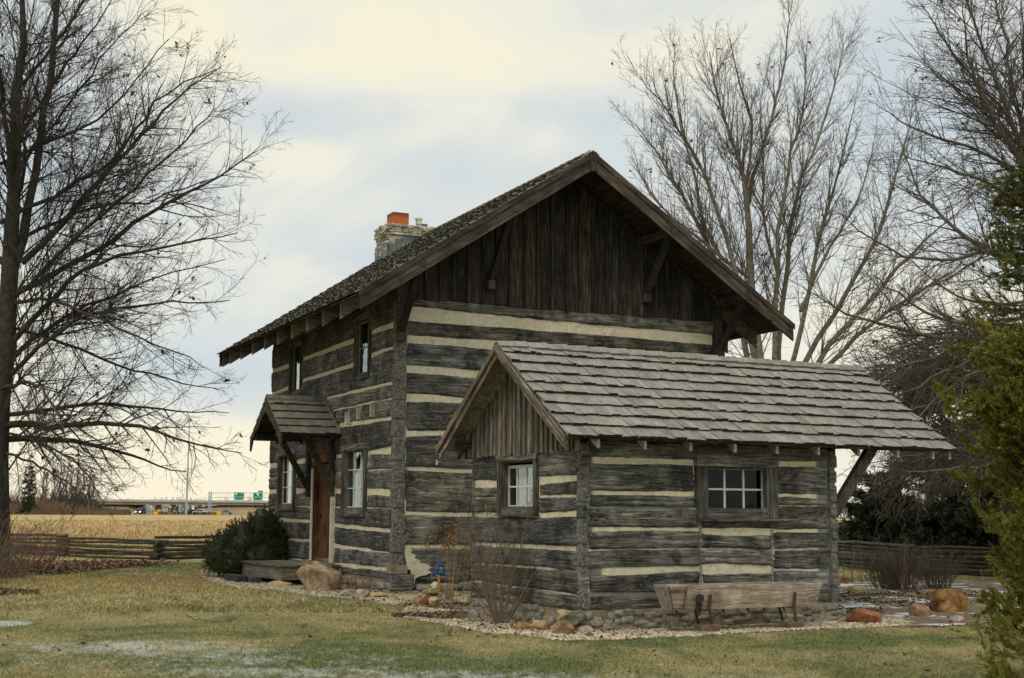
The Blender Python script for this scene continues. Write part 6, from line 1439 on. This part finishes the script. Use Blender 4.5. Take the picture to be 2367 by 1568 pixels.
# ================================================================== SKY, LIGHT, CAMERA
world = bpy.data.worlds.new('World'); SC.world = world; world.use_nodes = True; nt = world.node_tree
for n in list(nt.nodes): nt.nodes.remove(n)
k = NT('tmp_world'); bpy.data.materials.remove(k.m); k.t = nt
ow = k.n('ShaderNodeOutputWorld'); tc = k.n('ShaderNodeTexCoord').outputs['Generated']
sky = k.n('ShaderNodeTexSky', sky_type='NISHITA', sun_disc=False, sun_elevation=math.radians(48), sun_rotation=math.radians(200))
bg1 = k.n('ShaderNodeBackground'); bg1.inputs[1].default_value = .08; k.l(sky.outputs[0], bg1.inputs[0])
def dblob(px, py, rx, ry, w):
    d = unit(ray(px, py)); sc = (FPX / rx, .5, FPX / ry); mp = k.n('ShaderNodeMapping'); mp.inputs['Scale'].default_value = sc; mp.inputs['Location'].default_value = tuple(-d[i] * sc[i] for i in range(3))
    wv = k.n('ShaderNodeVectorMath', operation='ADD'); wn = k.n('ShaderNodeTexNoise'); wn.inputs['Scale'].default_value = 6; wn.inputs['Detail'].default_value = 4; k.l(tc, wn.inputs['Vector'])
    sb_ = k.n('ShaderNodeVectorMath', operation='MULTIPLY_ADD'); k.l(wn.outputs['Color'], sb_.inputs[0]); sb_.inputs[1].default_value = (.10, 0, .035); k.l(tc, sb_.inputs[2]); k.l(sb_.outputs[0], wv.inputs[0]); wv.inputs[1].default_value = (-.05, 0, -.0175)
    k.l(wv.outputs[0], mp.inputs['Vector']); ln = k.n('ShaderNodeVectorMath', operation='LENGTH'); k.l(mp.outputs[0], ln.inputs[0])
    mr = k.n('ShaderNodeMapRange', interpolation_type='SMOOTHSTEP'); k.l(ln.outputs['Value'], mr.inputs[0]); mr.inputs[1].default_value = 1; mr.inputs[2].default_value = 0; mr.inputs[3].default_value = 0; mr.inputs[4].default_value = w
    return mr.outputs[0]
mpn = k.n('ShaderNodeMapping'); mpn.inputs['Scale'].default_value = (1.8, 1.8, 4.2); mpn.inputs['Location'].default_value = (.3, 0, .2); k.l(tc, mpn.inputs['Vector'])
tval = k.math('MULTIPLY', k.math('SUBTRACT', k.noise(mpn.outputs[0], 2.3, 6, .55, .7), .47), 1.7)
for b in ((700, 240, 330, 90, .4), (1050, 400, 480, 110, .38), (1300, 250, 330, 160, .25), (560, 860, 460, 200, .6), (900, 560, 400, 120, .25), (2100, 250, 520, 420, .8), (1500, 300, 300, 200, .25), (60, 300, 420, 500, .55), (2300, 500, 500, 300, .3),
          (1050, 60, 650, 150, -.2), (650, 360, 280, 90, -.35), (1450, 160, 300, 120, -.3), (450, 90, 250, 120, -.4), (700, 620, 220, 60, -.25), (600, 1080, 900, 170, -1.2), (2200, 720, 350, 110, -.5)): tval = k.math('ADD', tval, dblob(*b))
ccol = k.ramp(k.math('ADD', tval, .28), [(0., (.865, .82, .635)), (.25, (.80, .785, .675)), (.55, (.66, .69, .67)), (1., (.55, .62, .655))])
sz_ = k.n('ShaderNodeSeparateXYZ'); k.l(tc, sz_.inputs[0])
hz = k.math('MULTIPLY', k.math('SUBTRACT', .10, sz_.outputs[2], clamp=True), 10., clamp=True)
ccol = k.mix(k.math('MULTIPLY', hz, .85), ccol, (.92, .83, .645))
zen = k.n('ShaderNodeMapRange', interpolation_type='SMOOTHSTEP'); k.l(sz_.outputs[2], zen.inputs[0]); zen.inputs[1].default_value = .42; zen.inputs[2].default_value = .95; zen.inputs[3].default_value = 1.; zen.inputs[4].default_value = 2.0
bg2 = k.n('ShaderNodeBackground'); k.l(ccol, bg2.inputs[0]); k.l(zen.outputs[0], bg2.inputs[1])
mxs = k.n('ShaderNodeMixShader'); mxs.inputs[0].default_value = .93; k.l(bg1.outputs[0], mxs.inputs[1]); k.l(bg2.outputs[0], mxs.inputs[2]); k.l(mxs.outputs[0], ow.inputs[0])

sun = bpy.data.lights.new('sun', 'SUN'); sun.energy = .7; sun.angle = math.radians(14); sun.color = (1., .93, .80)
so = bpy.data.objects.new('sun', sun); COL.objects.link(so)
el, az = math.radians(48), math.radians(200)   # light comes from behind the camera, a little to the left
sd = Vector((math.sin(az) * math.cos(el), math.cos(az) * math.cos(el), math.sin(el))); so.rotation_euler = sd.to_track_quat('Z', 'Y').to_euler()

cam = bpy.data.cameras.new('camera'); co = bpy.data.objects.new('camera', cam); COL.objects.link(co)
cam.sensor_width = 36; cam.lens = FPX / 2367 * 36; cam.clip_start = .1; cam.clip_end = 8000
U = Vector((0, -sp, cp)); Rt = Vector((1, 0, 0)) * cr + U * sr; Up = Vector((-1, 0, 0)) * sr + U * cr; Bk = -Vector((0, cp, sp))
mat = Matrix((Rt, Up, Bk)).transposed().to_4x4(); mat.translation = (0, 0, EYE); co.matrix_world = mat
cam.dof.use_dof = True; cam.dof.focus_distance = 23; cam.dof.aperture_fstop = 4.0
SC.camera = co
SC.view_settings.view_transform = 'Standard'; SC.view_settings.look = 'None'; SC.view_settings.exposure = .18; SC.view_settings.gamma = 1
SC.cycles.max_bounces = 5; SC.cycles.diffuse_bounces = 3; SC.cycles.glossy_bounces = 3; SC.cycles.transparent_max_bounces = 8
